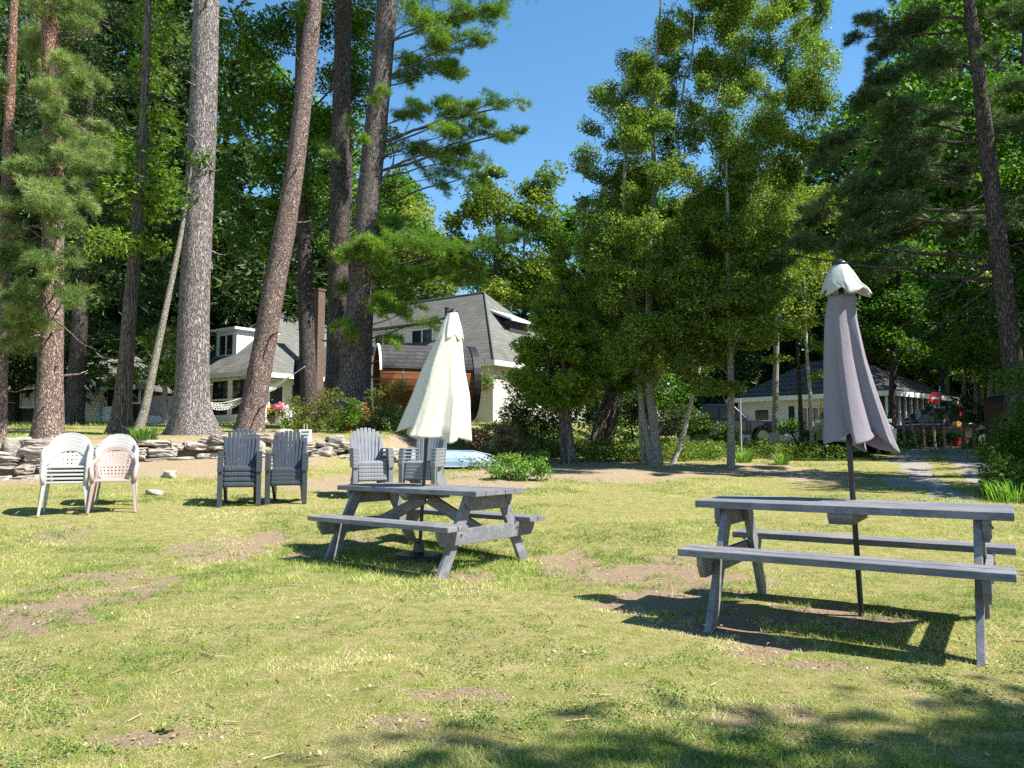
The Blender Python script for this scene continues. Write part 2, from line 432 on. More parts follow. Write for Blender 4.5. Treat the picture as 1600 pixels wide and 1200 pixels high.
def mulch_mask(x, y):
    # needle litter: bank below the wall, behind the white umbrella and under the birches
    m = np.zeros_like(np.asarray(x, float)); n = (fbm(x*.9, y*.9, 51, 4)-.5)
    d = wall_y(x)-y
    m = np.maximum(m, .6*sst(3.4, 1.2, d+n*2.2)*sst(-1.0, -.1, d)*sst(-3.2, -4.6, x))
    for (cx, cy, rx, ry, s) in ((-2.0, 14.6, 3.2, 1.7, .9), (1.5, 16.6, 3.4, 1.9, 1), (3.6, 17.3, 2.6, 1.4, .9), (6.0, 16.9, 1.4, 2.6, .8), (.5, 19, 4.5, 2.6, .7), (-6.6, 19.5, 3.4, 1.6, .6), (-8, 17.2, 3, .8, .5)):
        q = ((x-cx)/rx)**2+((y-cy)/ry)**2+n*1.4
        m = np.maximum(m, s*sst(1.1, .45, q))
    return m
def road_x(y): return np.interp(y, [8, 12, 16, 20, 25, 30, 36, 40], [6.4, 7.3, 9.0, 11.0, 13.6, 16.6, 20.6, 24])
def gravel_mask(x, y):
    n = (fbm(x*1.1, y*1.1, 71, 4)-.5)
    d = np.abs(x-road_x(y)-.0)
    tr = sst(1.35, .8, d+n*1.6)*sst(10.5, 14, y+n*5)*sst(42, 40, y)
    mid = sst(.5, .2, np.abs(d)+n*.6)*.75*sst(34, 22, y)
    cross = sst(2.0, 1.3, np.abs(y-37.5+(x-20)*.05)+n*.8)*sst(14, 17, x+n*3)
    return np.clip(np.maximum(tr*(1-mid), cross), 0, 1)
def axis_lines(segs):
    out = [segs[0][0]]
    for a, b, st in segs:
        n = max(1, int(round((b-a)/st))); out += list(a+(b-a)*np.arange(1, n+1)/n)
    return np.array(out)
XL = axis_lines([(-260, -60, 20), (-60, -24, 2), (-24, -12, .4), (-12, -4, .12), (-4, 5, .07), (5, 12, .14), (12, 30, .5), (30, 60, 2), (60, 260, 20)])
YL = axis_lines([(-60, -4, 8), (-4, 1.5, .5), (1.5, 8, .07), (8, 14, .1), (14, 20, .09), (20, 32, .3), (32, 60, 1), (60, 100, 4), (100, 400, 30)])
gx, gy = np.meshgrid(XL, YL); gx = gx.ravel(); gy = gy.ravel()
gz = height(gx, gy); nx, ny = len(XL), len(YL)
DM = dirt_mask(gx, gy); MM = mulch_mask(gx, gy); GM = gravel_mask(gx, gy)
gz = gz-DM*.018+(fbm(gx*6, gy*6, 3, 2)-.5)*.012*(gy < 20)
idx = np.arange(nx*ny).reshape(ny, nx)
Fq = np.stack([idx[:-1, :-1], idx[:-1, 1:], idx[1:, 1:], idx[1:, :-1]], -1).reshape(-1, 4)
SH = sst(.35, .75, fbm(gx*.5, gy*.5, 91, 3))
me = np_mesh('ground', np.stack([gx, gy, gz], 1), [Fq], None, True, [('dirt', DM), ('mulch', MM), ('gravel', GM), ('lush', SH)])
def ground_mat():
    n = N('ground'); v = n.coord((1, 1, 1))
    f1 = n.noise(v, 9, 6, .7); f2 = n.noise(v, 90, 4, .75); f3 = n.noise(v, 1.1, 4)
    th = n.ramp(f2, [(.28, (.085, .066, .03)), (.5, (.30, .25, .11)), (.74, (.58, .50, .28))])
    gr = n.ramp(f2, [(.3, (.05, .075, .015)), (.6, (.22, .25, .05)), (.8, (.46, .43, .15))])
    base = n.mix(n.ramp(f1, [(.35, (0, 0, 0)), (.62, (1, 1, 1))]), gr, th)
    di = n.ramp(f2, [(.3, (.14, .095, .06)), (.5, (.27, .195, .13)), (.75, (.44, .35, .25))])
    di = n.mix(n.ramp(n.noise(v, 30, 3), [(.55, (0, 0, 0)), (.7, (.6, .6, .6))]), di, (.33, .27, .15))
    mu = n.ramp(f2, [(.3, (.11, .07, .045)), (.5, (.31, .235, .155)), (.72, (.52, .43, .30))])
    gv = n.ramp(n.noise(v, 60, 3, .8), [(.3, (.12, .11, .10)), (.5, (.30, .27, .24)), (.7, (.5, .47, .43))])
    for nm, c in (('dirt', di), ('mulch', mu), ('gravel', gv)):
        a = n.n('Math'); a.operation = 'MULTIPLY_ADD'; a.inputs[1].default_value = .55; n.l(f1, a.inputs[0]); n.l(n.attr(nm).outputs['Fac'], a.inputs[2])
        k = n.n('MapRange'); k.inputs[1].default_value = .55; k.inputs[2].default_value = .85; n.l(a.outputs[0], k.inputs[0])
        base = n.mix(k.outputs[0], base, c)
    n.base(base); n.bump(f2, .9, .02, None); return n.fin(.95, .1)
g = link('lawn_ground', me, ground_mat()); tag(g, kind='structure')

# grass blades (one piece of stuff)
def blades(nn, y0, y1, seed, hmin, hmax, wmin, dens_pow=1.0):
    r = np.random.default_rng(seed)
    y = y0*(y1/y0)**r.uniform(0, 1, nn); x = (r.uniform(-.72, .74, nn))*y
    d = np.maximum.reduce([dirt_mask(x, y)*.95, mulch_mask(x, y)*.9, gravel_mask(x, y)*.97])
    thin = sst(.42, .62, fbm(x*1.6, y*2.0, 12, 5))*.62+sst(.48, .62, fbm(x*9, y*9, 13, 3))*.5
    d = sst(.12, .88, d+(fbm(x*9, y*9, 41, 4)-.5)*1.7*(d > .03))
    keep = r.uniform(0, 1, nn) > np.maximum(d, thin); x = x[keep]; y = y[keep]; n = len(x)
    z = height(x, y)-.008
    lush = sst(.38, .62, fbm(x*.55, y*.75, 77, 4))
    near2 = np.exp(-(((x+.9)/1.5)**2+((y-7.9)/1.2)**2))*.9
    lush = np.clip(lush+near2, 0, 1)
    h = (hmin+(hmax-hmin)*r.uniform(0, 1, n)**1.5)*(.6+.8*lush+near2*1.5)
    wd = np.maximum(wmin, .00085*y)*r.uniform(.6, 1.3, n)
    a = r.uniform(0, 2*PI, n); ln = r.uniform(.3, 1.9, n)
    b = np.stack([x, y, z], 1); s = np.stack([np.cos(a), np.sin(a), 0*a], 1)*wd[:, None]/2
    q = a+r.uniform(.6, 2.5, n); tip = b+np.stack([np.cos(q)*h*ln, np.sin(q)*h*ln, h], 1)
    V = np.stack([b-s, b+s, tip], 1).reshape(-1, 3)
    straw = sst(.42, .7, fbm(x*1.4, y*1.4, 19, 4))
    t = np.clip(.52-.55*(lush-.5)+.5*(straw-.4)+.6*(fbm(x*7, y*7, 23, 3)-.5)+r.normal(size=n)*.2, 0, 1)
    return V, np.arange(n*3).reshape(-1, 3), np.repeat(t, 3)
def stuff(name, parts, mat):
    V = np.vstack([p[0] for p in parts]); F = []; k = 0
    for p in parts: F.append(p[1]+k); k += len(p[0])
    return tag(link(name, np_mesh(name, V, F, np.concatenate([p[2] for p in parts])), mat), kind='stuff')
def clover():
    r = np.random.default_rng(44); n = 60000; y = 2.7*(9/2.7)**r.uniform(0, 1, n); x = r.uniform(-.7, .72, n)*y
    k = (fbm(x*1.2+8, y*1.4, 45, 3) > .53) & (fbm(x*5, y*5, 46, 2) > .46) & (dirt_mask(x, y) < .3); x = x[k]; y = y[k]
    V, F_, q = leaves(np.stack([x, y, height(x, y)+r.uniform(.006, .024, len(x))], 1), .013, r, 0, .8, 1.2); return V, F_, np.repeat(np.clip(r.normal(.25, .18, len(x)), 0, 1), 4)
CLV = clover()
M_grass = leaf_mat('grass', (.075, .18, .02), (.34, .40, .08), (.72, .64, .34), .30, .55, .3)
g = stuff('grass', [blades(560000, 2.55, 9, 1, .007, .034, .0034), blades(20000, 2.6, 8, 8, .015, .042, .004), blades(300000, 9, 24, 2, .012, .045, .006), blades(60000, 24, 50, 3, .05, .14, .02)], M_grass)
tag(g, 'short yellow green grass covering the lawn', 'grass')
g = stuff('clover', [CLV], leaf_mat('clover', (.03, .10, .012), (.11, .24, .03), (.30, .42, .08), .35)); tag(g, 'low clover patches among the lawn grass', 'clover')

# fallen leaves and twigs
r = np.random.default_rng(5); n = 1000
y = 2.8*(18/2.8)**r.uniform(0, 1, n); x = r.uniform(-.7, .7, n)*y
P = np.stack([x, y, height(x, y)+.012], 1); V, Fc, k = leaves(P, .022, r, 0, .55, 2.5)
tw = []
tV = []; tF = []
for i in range(300):
    yy = 2.8*(18/2.8)**r.uniform(); xx = r.uniform(-.7, .7)*yy; a = r.uniform(0, PI); L = r.uniform(.03, .11); z = hz(xx, yy)+.008
    d = np.array([math.cos(a), math.sin(a), .02])*L; s = np.array([-math.sin(a), math.cos(a), 0])*.003
    b = np.array([xx, yy, z]); u = np.array([0, 0, .005])
    k0 = len(tV); tV += [b-s, b+s, b+u, b+d-s, b+d+s, b+d+u]; tF += [(k0, k0+1, k0+4, k0+3), (k0+1, k0+2, k0+5, k0+4), (k0+2, k0, k0+3, k0+5)]
n2 = 14000; y2 = 2.8*(14/2.8)**r.uniform(0, 1, n2); x2 = r.uniform(-.7, .74, n2)*y2; k2 = dirt_mask(x2, y2) > r.uniform(.15, .9, n2); x2 = x2[k2]; y2 = y2[k2]
V2, F2, _ = leaves(np.stack([x2, y2, height(x2, y2)-.002], 1), .016, r, 0, .6, 1.5, .8); CH = (V2, F2, np.repeat(r.uniform(0, 1, len(x2)), 4))
M_litter = leaf_mat('litter', (.12, .07, .03), (.33, .22, .10), (.55, .48, .30), .05, .8, .2)
g = stuff('fallen_leaves', [CH, (V, Fc, np.repeat(r.uniform(0, 1, n), 4)), (np.array(tV), np.array(tF), np.repeat(r.uniform(.0, .8, 300), 6))], M_litter)
tag(g, 'dry leaves and twigs scattered over the lawn', 'leaf litter')

# ================================================================== picnic tables
def wood_grey():
    n = N('grey_painted_wood'); v = n.coord((1, 1, 1)); g = n.noise(n.coord((.6, 9, 9)), 9, 5, .7)
    c = n.ramp(g, [(.28, (.10, .102, .125)), (.55, (.155, .158, .18)), (.75, (.20, .20, .215))])
    w_ = n.ramp(n.noise(n.coord((.5, 1, 1)), 6, 6, .8), [(.47, (0, 0, 0)), (.60, (.5, .5, .5))])
    c = n.mix(w_, c, (.29, .285, .295))
    ck = n.ramp(n.noise(n.coord((.35, 14, 14)), 6, 4, .75), [(.30, (1, 1, 1)), (.36, (0, 0, 0))])
    c = n.mix(ck, c, (.03, .03, .032)); n.base(c)
    b1 = n.n('Bump'); b1.inputs['Strength'].default_value = .7; b1.inputs['Distance'].default_value = .004; b1.invert = True; n.l(ck, b1.inputs['Height'])
    n.bump(g, .5, .004, b1.outputs[0]); return n.fin(.6, .3)
M_wood = wood_grey()
M_bolt = pm('bolt', (.25, .25, .26), rough=.4, metal=1, bump=0)
def make_table(loc, rz, L, label, braces, seed):
    r = random.Random(seed); t = empty('picnic_table', loc, rz, label, 'picnic table', 'grey picnic tables on the lawn')
    H = .75; th = .048; W = .735; nb = 5; bw = (W-.006*(nb-1))/nb
    m = MB()
    for i in range(nb):
        y0 = -W/2+i*(bw+.006); e = r.uniform(-.004, .004); e2 = r.uniform(-.003, .003)
        m.box(-L/2+e, L/2+e2, y0, y0+bw, H-th, H+r.uniform(-.0015, .0015))
    m.build('tabletop', M_wood, t, .004)
    for s in (-1, 1):
        m = MB(); sw = (.74-.47-.006)/2
        for j in range(2):
            y0 = .47+j*(sw+.006); a, b = sorted((s*y0, s*(y0+sw)))
            m.box(-L/2+r.uniform(-.004, .004), L/2+r.uniform(-.004, .004), a, b, .458-.046, .458+r.uniform(-.0012, .0012))
        m.build('bench_seat', M_wood, t, .004)
    lx = L/2-.185
    for e in (-1, 1):
        for s in (-1, 1):
            m = MB(); T = Vector((e*lx, s*.235, H-th-.003)); B = Vector((e*lx, s*.665, -.09))
            w2 = .068; m.prism([(T.y-w2, T.z), (T.y+w2, T.z), (B.y+w2, B.z), (B.y-w2, B.z)], 'x', e*lx-.021, e*lx+.021)
            o = m.build('leg', M_wood, t, .003)
            for z in (.36, .42, .66, .60):
                mm = MB(); yy = s*(.235+(.665-.235)*(H-th-z)/(H-th+.09))
                mm.tube([(e*(lx+.062), yy, z), (e*(lx+.072), yy, z)], .011, 8); mm.build('bolt', M_bolt, o)
        xo = e*(lx+.042)
        m = MB(); m.prism([(-.34, H-th-.002), (.34, H-th-.002), (.34, H-th-.06), (.28, H-th-.138), (-.28, H-th-.138), (-.34, H-th-.06)], 'x', xo-.019, xo+.019); m.build('top_cleat', M_wood, t, .003)
        z1 = .458-.048
        m = MB(); m.prism([(-.72, z1), (.72, z1), (.72, z1-.05), (.66, z1-.138), (-.66, z1-.138), (-.72, z1-.05)], 'x', xo-.0195, xo+.0195); m.build('seat_beam', M_wood, t, .003)
        if braces:
            m = MB(); m.bar((e*(lx-.03), 0, z1-.07), (e*.03, 0, H-th-.07), .04, .11, (0, 0, 1)); m.build('brace', M_wood, t, .003)
    m = MB(); m.prism([(-.34, H-th-.002), (.34, H-th-.002), (.34, H-th-.03), (.29, H-th-.075), (-.29, H-th-.075), (-.34, H-th-.03)], 'x', -.075 if not braces else -.045, .075 if not braces else .045); m.build('centre_cleat', M_wood, t, .003)
    return t
make_table((2.272, 5.277, .012), -.568, 1.875, 'grey wooden picnic table with the closed taupe umbrella through it', False, 1)
make_table((-.859, 7.892, -.02), -.646, 1.887, 'grey wooden picnic table with the closed cream umbrella through it', True, 2)

# ================================================================== closed umbrellas
def fabric(name, c, trans=.2, stain=None):
    n = N(name); v = n.coord(); col = n.ramp(n.noise(v, 3, 4), [(.3, tuple(x*.93 for x in c)), (.7, c)])
    if stain: col = n.mix(n.ramp(n.noise(v, 2.1, 5, .7), [(.55, (0, 0, 0)), (.72, (.5, .5, .5))]), col, stain)
    n.base(col); n.bump(n.noise(n.coord((1, 1, .3)), 14, 4, .6), .35, .02); n.fin(.85, .15)
    t = n.n('BsdfTranslucent'); n.l(col, t.inputs[0]); m = n.n('MixShader'); m.inputs[0].default_value = trans
    n.l(n.p.outputs[0], m.inputs[1]); n.l(t.outputs[0], m.inputs[2]); n.l(m.outputs[0], n.out.inputs[0]); return n.m
def canopy(Y, rows, nf, seed, A=(.05, .30), depth=.85, hem=None, o0=(0, 0, 0), rows_n=26, jag=.03):
    """rows: (py, cx, r) in px at depth Y -> folded cloth surface in world minus o0"""
    rng = random.Random(seed); K = 160; pts = []
    tr = [(PY(cx, py, Y), r*Y/FPX) for py, cx, r in rows]
    offs = [rng.uniform(-.25, .25) for _ in range(nf)]; dep = [rng.uniform(.55, 1.25) for _ in range(nf)]
    V = []; F = []
    ii, jj = np.meshgrid(np.arange(rows_n+1), np.arange(K), indexing='ij'); aa = 2*PI*jj/K
    CN = (fbm(np.cos(aa)*5+20, np.sin(aa)*5+ii/rows_n*1.6+seed, seed, 4)-.5)
    for i in range(rows_n+1):
        t = i/rows_n; f = t*(len(tr)-1); k = min(int(f), len(tr)-2); f -= k
        c = tr[k][0].lerp(tr[k+1][0], f); R = tr[k][1]*(1-f)+tr[k+1][1]*f
        a_ = A[0]+(A[1]-A[0])*t**.8
        for j in range(K):
            th = 2*PI*j/K; u = (th/(2*PI)*nf) % nf; s = int(u); fr = u-s
            fr = fr+offs[s]*math.sin(PI*fr)*.8*t
            tri = abs(2*fr-1)             # 1 at rib, 0 mid panel
            q = (1-tri)**(.55+.3*dep[s])
            sw = .25*math.sin(PI*fr*1.0)*t*dep[s]
            rr = R*(1-a_*dep[s]*q*1.15)*(1+.03*math.sin(3*th+seed+4*t)+.085*t**.5*float(CN[i, j]))
            thh = th+sw
            x = c.x+rr*math.cos(thh); y = c.y+rr*math.sin(thh)*depth
            z = c.z
            if t > .55: z += ((1-tri)*jag*1.6-jag*.4+ (hem(th)-0 if hem else 0))*((t-.55)/.45)**1.5
            z += .0
            V.append((x-o0[0], y-o0[1], z-o0[2]))
    for i in range(rows_n):
        for j in range(K): j2 = (j+1) % K; F.append((i*K+j, i*K+j2, (i+1)*K+j2, (i+1)*K+j))
    return V, F
M_cream = fabric('cream_canvas', (.80, .74, .63), .2, (.62, .54, .38)); M_taupe = fabric('taupe_canvas', (.255, .228, .268), .08, (.20, .175, .20)); M_capg = fabric('faded_canvas', (.52, .54, .50), .2)
M_pole = pm('dark_pole', (.012, .014, .02), rough=.35, spec=.5, bump=.05)
def umbrella(Y, base_px, pole, label, cloth, cap, mcl, mcap, seed, hem=None, foot=0, nf=8, A=(.05, .3), jag=.03):
    b = GD(base_px, Y); t = empty('patio_umbrella', b, 0, label, 'umbrella')
    m = MB(); pts = [Vector((0, 0, -.05))]+[PY(x, y, Y)-b for x, y in pole]; m.tube(pts, .019, 12); m.build('pole', M_pole, t, smooth=False)
    c = canopy(Y, cloth, nf, seed, A=A, hem=hem, o0=b, jag=jag); m = MB(); m.add(*c); o = m.build('canopy', mcl, t, smooth=True, solid=.004)
    if cap:
        c = canopy(Y, cap, 7, seed+3, A=(.02, .22), hem=None, o0=b, rows_n=10, jag=.035); m = MB(); m.add(*c); m.build('vent_cap', mcap, t, smooth=True, solid=.004)
    top = PY(*pole[-1], Y)-b
    m = MB(); m.lathe([(.012, -.03), (.05, -.02), (.052, .0), (.03, .012), (.012, .03)], 14, top); m.build('finial', M_pole, t, smooth=True)
    # ribs ends under the hem
    lowc = PY(cloth[-1][1], cloth[-1][0], Y)-b; R = cloth[-1][2]*Y/FPX
    for k in range(8):
        a = 2*PI*k/8+.3; m = MB(); tp = PY(cloth[1][1], cloth[1][0], Y)-b
        m.tube([tp, lowc+Vector((math.cos(a)*R*.55, math.sin(a)*R*.45, .06))], .006, 6); m.build('rib', M_pole, t)
    if foot:
        m = MB(); m.lathe([(.27, -.01), (.27, .035), (.24, .05), (.06, .065), (.05, .16), (.028, .17)], 28); m.build('base_plate', M_pole, t, .004, smooth=False)
    return t
umbrella(5.52, 1337, [(1327, 700), (1312, 411)], 'closed taupe umbrella with pale vent cap standing through the right picnic table',
         [(462, 1316, 21), (500, 1315, 25.5), (560, 1321, 33), (620, 1330, 43), (680, 1341, 55), (694, 1345, 59)],
         [(414, 1313, 11), (425, 1314, 20), (445, 1316, 31), (452, 1320, 36), (462, 1322, 41)], M_taupe, M_capg, 4,
         hem=lambda a: .035*math.cos(a-.3)*-1-.02*math.sin(2*a+.5), jag=.06, A=(.14, .50), nf=6)
umbrella(8.0, 656, [(666, 690), (707, 487)], 'closed cream umbrella leaning over the left picnic table',
         [(491, 707, 7), (530, 702, 20), (575, 694, 33), (620, 690, 46), (670, 680, 57), (684, 677, 60)],
         [(489, 707, 8), (505, 705, 14), (532, 703, 22.5)], M_cream, M_cream, 9, hem=lambda a: -.05*math.cos(a)+.03*math.sin(2*a+1), foot=1, nf=6, A=(.03, .34), jag=.035)

# ================================================================== stacked garden chairs
M_slate = pm('slate_plastic', (.050, .061, .080), (.040, .049, .064), rough=.42, spec=.45, bump=.08, bscale=90)
M_slate2 = pm('grey_plastic', (.215, .225, .255), (.165, .175, .20), rough=.5, spec=.4, bump=.08, bscale=90)
def adirondack(mat):
    t = empty('adirondack_chair', (0, 0, 0))
    m = MB()                                    # fan of slats, leaning back
    n = 9
    def yb(z): return .17+(z-.27)*.30
    for i in range(n):
        u = (i-(n-1)/2)/((n-1)/2)
        top = .915-.125*abs(u)**2.3
        rows = []
        for k in range(7):
            z = .27+(top-.27)*k/6; wd = .215+.105*((z-.27)/.66)**.7
            cx = u*wd*.89; hw = wd/(n)*.90; dy = -.05*u*u*(.5+z)
            if k == 6: hw *= .86
            rows.append((cx, hw, yb(z)+dy, z))
        V = []; F = []
        for cx, hw, y, z in rows: V += [(cx-hw, y, z), (cx+hw, y, z), (cx+hw, y+.022, z), (cx-hw, y+.022, z)]
        for k in range(6):
            a = 4*k
            for j in range(4): F.append((a+j, a+(j+1) % 4, a+4+(j+1) % 4, a+4+j))
        F += [(3, 2, 1, 0), (24, 25, 26, 27)]
        m.add(V, F)
    for z in (.33, .55): m.prism([(-.23-.05*(z > .5), yb(z)+.015), (0, yb(z)+.03), (.23+.05*(z > .5), yb(z)+.015), (.23+.05*(z > .5), yb(z)-.02), (0, yb(z)+.012), (-.23-.05*(z > .5), yb(z)-.02)], 'z', z-.02, z+.02)
    m.build('backrest', mat, t, .004)
    m = MB()                                    # ribbed seat, rolled front
    prof = [(.20, .27), (.05, .29), (-.10, .335), (-.20, .362), (-.27, .36), (-.31, .335), (-.32, .30)]
    for k in range(9):
        x0 = -.235+k*.0525; V = []; F = []
        for (y, z) in prof: V += [(x0, y, z), (x0+.047, y, z), (x0+.047, y+.004, z-.02), (x0, y+.004, z-.02)]
        for q in range(len(prof)-1):
            a = 4*q
            for j in range(4): F.append((a+j, a+(j+1) % 4, a+4+(j+1) % 4, a+4+j))
        F += [(3, 2, 1, 0), tuple(4*(len(prof)-1)+j for j in range(4))]; m.add(V, F)
    m.box(-.24, .24, -.318, -.30, .285, .325); m.box(-.24, .24, -.02, .01, .255, .275)
    m.build('seat', mat, t, .003)
    for s in (-1, 1):
        m = MB(); V = []
        o = [(.255, -.36), (.345, -.37), (.352, -.10), (.325, .12), (.285, .27), (.245, .28), (.262, .05)]
        poly = [(s*x, y) for x, y in o]; poly = poly if s > 0 else poly[::-1]
        m.prism(poly, 'z', .545, .568); m.prism([(s*.338, -.34), (s*.350, -.34), (s*.345, -.10), (s*.325, .10), (s*.312, .10), (s*.333, -.10)], 'z', .485, .546); m.box(*sorted((s*.258, s*.348)), -.366, -.352, .486, .546); m.build('armrest', mat, t, .006)
        a, b = sorted((s*.262, s*.342))
        m = MB(); m.prism([(-.345, .545), (-.27, .545), (-.285, 0), (-.335, 0)], 'x', a, b); m.prism([(-.275, .545), (-.17, .545), (-.28, .36)], 'x', s*.30-.008, s*.30+.008); m.build('leg', mat, t, .006)
        a, b = sorted((s*.215, s*.262))
        m = MB(); m.prism([(-.30, .33), (-.06, .31), (.40, .0), (.30, .0), (-.06, .23), (-.30, .27)], 'x', a, b); m.build('leg', mat, t, .005)
        m = MB(); m.prism([(.20, .30), (.29, .545), (.245, .545), (.15, .30)], 'x', a, b); m.build('arm_support', mat, t, .004)
    return t
def place_stack(proto, first, px, Y, rz, n, names, group, pitch, back=.012, cat='chair', sc=(1, 1, 1)):
    b = GD(px, Y)
    for i in range(n):
        o = proto if first[0] else copy_tree(proto); first[0] = False
        o.location = (b.x+math.sin(rz)*-back*i, b.y+math.cos(rz)*back*i, b.z+pitch*i); o.rotation_euler = (0, 0, rz); o.scale = sc
        tag(o, names[i], cat, group)
ORD = {1: [''], 4: ['bottom chair', 'second from bottom', 'one below the topmost', 'topmost chair'], 5: ['bottom chair', 'second from bottom', 'middle chair', 'one below the topmost', 'topmost chair']}
pa = adirondack(M_slate); fa = [True]
place_stack(pa, fa, 377, 11.45, .30, 4, [o+' of the taller slate blue slatted stack beside the other slate stack' for o in ORD[4]], 'slate blue stacked slatted chairs', .072, sc=(.87, .9, 1))
place_stack(pa, fa, 451, 11.75, .20, 4, [o+' of the slate blue slatted stack in front of the white sign' for o in ORD[4]], 'slate blue stacked slatted chairs', .058, sc=(.87, .9, 1))
pb = adirondack(M_slate2); fb = [True]
place_stack(pb, fb, 578, 12.6, .38, 5, [o+' of the pale grey slatted stack left of the small dark table' for o in ORD[5]], 'pale grey stacked slatted chairs', .058, sc=(.93, .93, .97))
place_stack(pb, fb, 664, 12.7, -.30, 5, [o+' of the grey slatted stack under the cream umbrella' for o in ORD[5]], 'pale grey stacked slatted chairs', .054, sc=(.93, .93, .97))

M_wplast = pm('white_plastic', (.45, .445, .425), (.38, .375, .355), rough=.45, spec=.4, bump=.05)
M_tplast = pm('tan_plastic', (.42, .315, .285), (.34, .25, .22), rough=.55, spec=.35, bump=.05)
def plastic_chair(mat, style):
    t = empty('plastic_chair', (0, 0, 0)); 
    m = MB(); poly = [(-.23, -.24), (.23, -.24), (.21, .19), (-.21, .19)]
    m.prism(poly, 'z', .425, .44); m.prism([(-.25, -.26), (.25, -.26), (.25, -.235), (-.25, -.235)], 'z', .412, .44)
    m.box(-.255, -.235, -.25, .2, .41, .44); m.box(.235, .255, -.25, .2, .41, .44); m.build('seat', mat, t, .008)
    def bk(u, v):   # back sheet: u -1..1 across, v 0..1 up
        wd = .185+.06*math.sin(PI*min(v, 1)*.75); z = .44+v*.40; y = .19+v*.13-.07*u*u*.6
        return (u*wd, y, z)
    m = MB(); nu, nv = (8, 8) if style == 'weave' else (9, 9)
    V = []; F = []
    def inside(u, v): return v < .96-.30*u*u
    for j in range(nv):
        for i in range(nu):
            u0, u1 = -1+2*i/nu, -1+2*(i+1)/nu; v0, v1 = j/nv, (j+1)/nv
            uc, vc = (u0+u1)/2, (v0+v1)/2
            if not inside(uc, vc): continue
            hu, hv = (u1-u0)*.5, (v1-v0)*.5
            k = len(V); hol = .64 if style == 'weave' else .66
            V += [bk(u0, v0), bk(u1, v0), bk(u1, v1), bk(u0, v1)]
            if True:
                if style == 'tan' and v0 < .45: q = [(uc, vc-hv*.75), (uc+hu*.45, vc), (uc, vc+hv*.8), (uc-hu*.45, vc)]
                else: q = [(uc, vc-hv*hol), (uc+hu*hol, vc), (uc, vc+hv*hol), (uc-hu*hol, vc)]
                V += [bk(*p) for p in q]
                F += [(k, k+1, k+5, k+4), (k+1, k+2, k+6, k+5), (k+2, k+3, k+7, k+6), (k+3, k, k+4, k+7)]
            else: F.append((k, k+1, k+2, k+3))
    m.add(V, F); m.build('lattice_panel', mat, t, 0, solid=.008)
    m = MB(); pts = []
    for i in range(25):
        a = PI*i/24; x = -.262*math.cos(a)*(1 if 1 else 1); z = .62+.245*math.sin(a)**.8; pts.append((x, .20+.115*math.sin(a), z))
    V = []; F = []
    for i, p in enumerate(pts):
        a = PI*i/24; wd = .03; dx, dz = math.cos(a)*wd, math.sin(a)*wd
        for (ox, oy) in ((1, -.012), (1, .012), (-1, .012), (-1, -.012)): V.append((p[0]-dx*ox, p[1]+oy, p[2]+dz*ox*.9))
    for i in range(24):
        for j in range(4): F.append((4*i+j, 4*i+(j+1) % 4, 4*i+4+(j+1) % 4, 4*i+4+j))
    F += [(3, 2, 1, 0), (96, 97, 98, 99)]; m.add(V, F)
    m.build('backrest', mat, t, .004)
    for s in (-1, 1):
        m = MB(); m.tube([(s*.25, .24, .72), (s*.285, .10, .67), (s*.30, -.10, .64), (s*.292, -.22, .59), (s*.278, -.26, .50), (s*.27, -.262, .41)], [.026, .032, .034, .034, .032, .03], 8); m.build('armrest', mat, t, smooth=True)
        m = MB(); m.prism([(s*.235, -.262), (s*.285, -.262), (s*.285, -.21), (s*.27, -.225)], 'z', .39, .44)
        for (y0, y1, yy) in ((-.262, -.205, -.30), (.15, .205, .27)):
            V = [(s*.225, y0, .44), (s*.278, y0, .44), (s*.278, y1, .44), (s*.225, y1, .44), (s*.288, yy-.018, 0), (s*.318, yy-.018, 0), (s*.318, yy+.018, 0), (s*.288, yy+.018, 0)]
            m = MB(); m.add(V, [(0, 1, 2, 3), (7, 6, 5, 4), (0, 4, 5, 1), (1, 5, 6, 2), (2, 6, 7, 3), (3, 7, 4, 0)]); m.build('leg', mat, t, .006)
        m = MB(); m.prism([(.16, .42), (.205, .42), (.225, .64), (.185, .64)], 'x', *sorted((s*.235, s*.262))); m.build('arm_support', mat, t, .004)
    return t
pc = plastic_chair(M_wplast, 'weave'); fc = [True]
place_stack(pc, fc, 107, 10.45, .42, 5, [o+' of the stack of white lattice chairs at the left' for o in ORD[5]], 'white stacked lattice chairs', .05, .016, sc=(.92, .92, 1))
place_stack(pc, fc, 184, 11.5, .40, 4, [o+' of the white lattice stack behind the tan chair' for o in ORD[4]], 'white stacked lattice chairs', .05, .016, sc=(.88, .9, 1))
pt = plastic_chair(M_tplast, 'tan'); pt.location = GD(181, 10.65); pt.rotation_euler = (0, 0, .42); pt.scale = (.93, .93, .99)
tag(pt, 'single tan plastic chair with cut-out back in front of the white stack', 'chair')

# small side table between the grey stacks
b = GD(622, 13.1); t = empty('side_table', b, .05, 'small dark grey table between the two pale grey chair stacks', 'table')
m = MB(); m.box(-.38, .38, -.28, .28, .50, .535); m.build('tabletop', M_slate, t, .008)
for sx in (-1, 1):
    for sy in (-1, 1): m = MB(); m.box(sx*.3-.025, sx*.3+.025, sy*.2-.025, sy*.2+.025, -.03, .5); m.build('leg', M_slate, t, .004)
m = MB(); m.box(-.27, .27, -.1, .22, .1, .14); m.build('shelf', pm('dark_box', (.05, .04, .04)), t, .004)
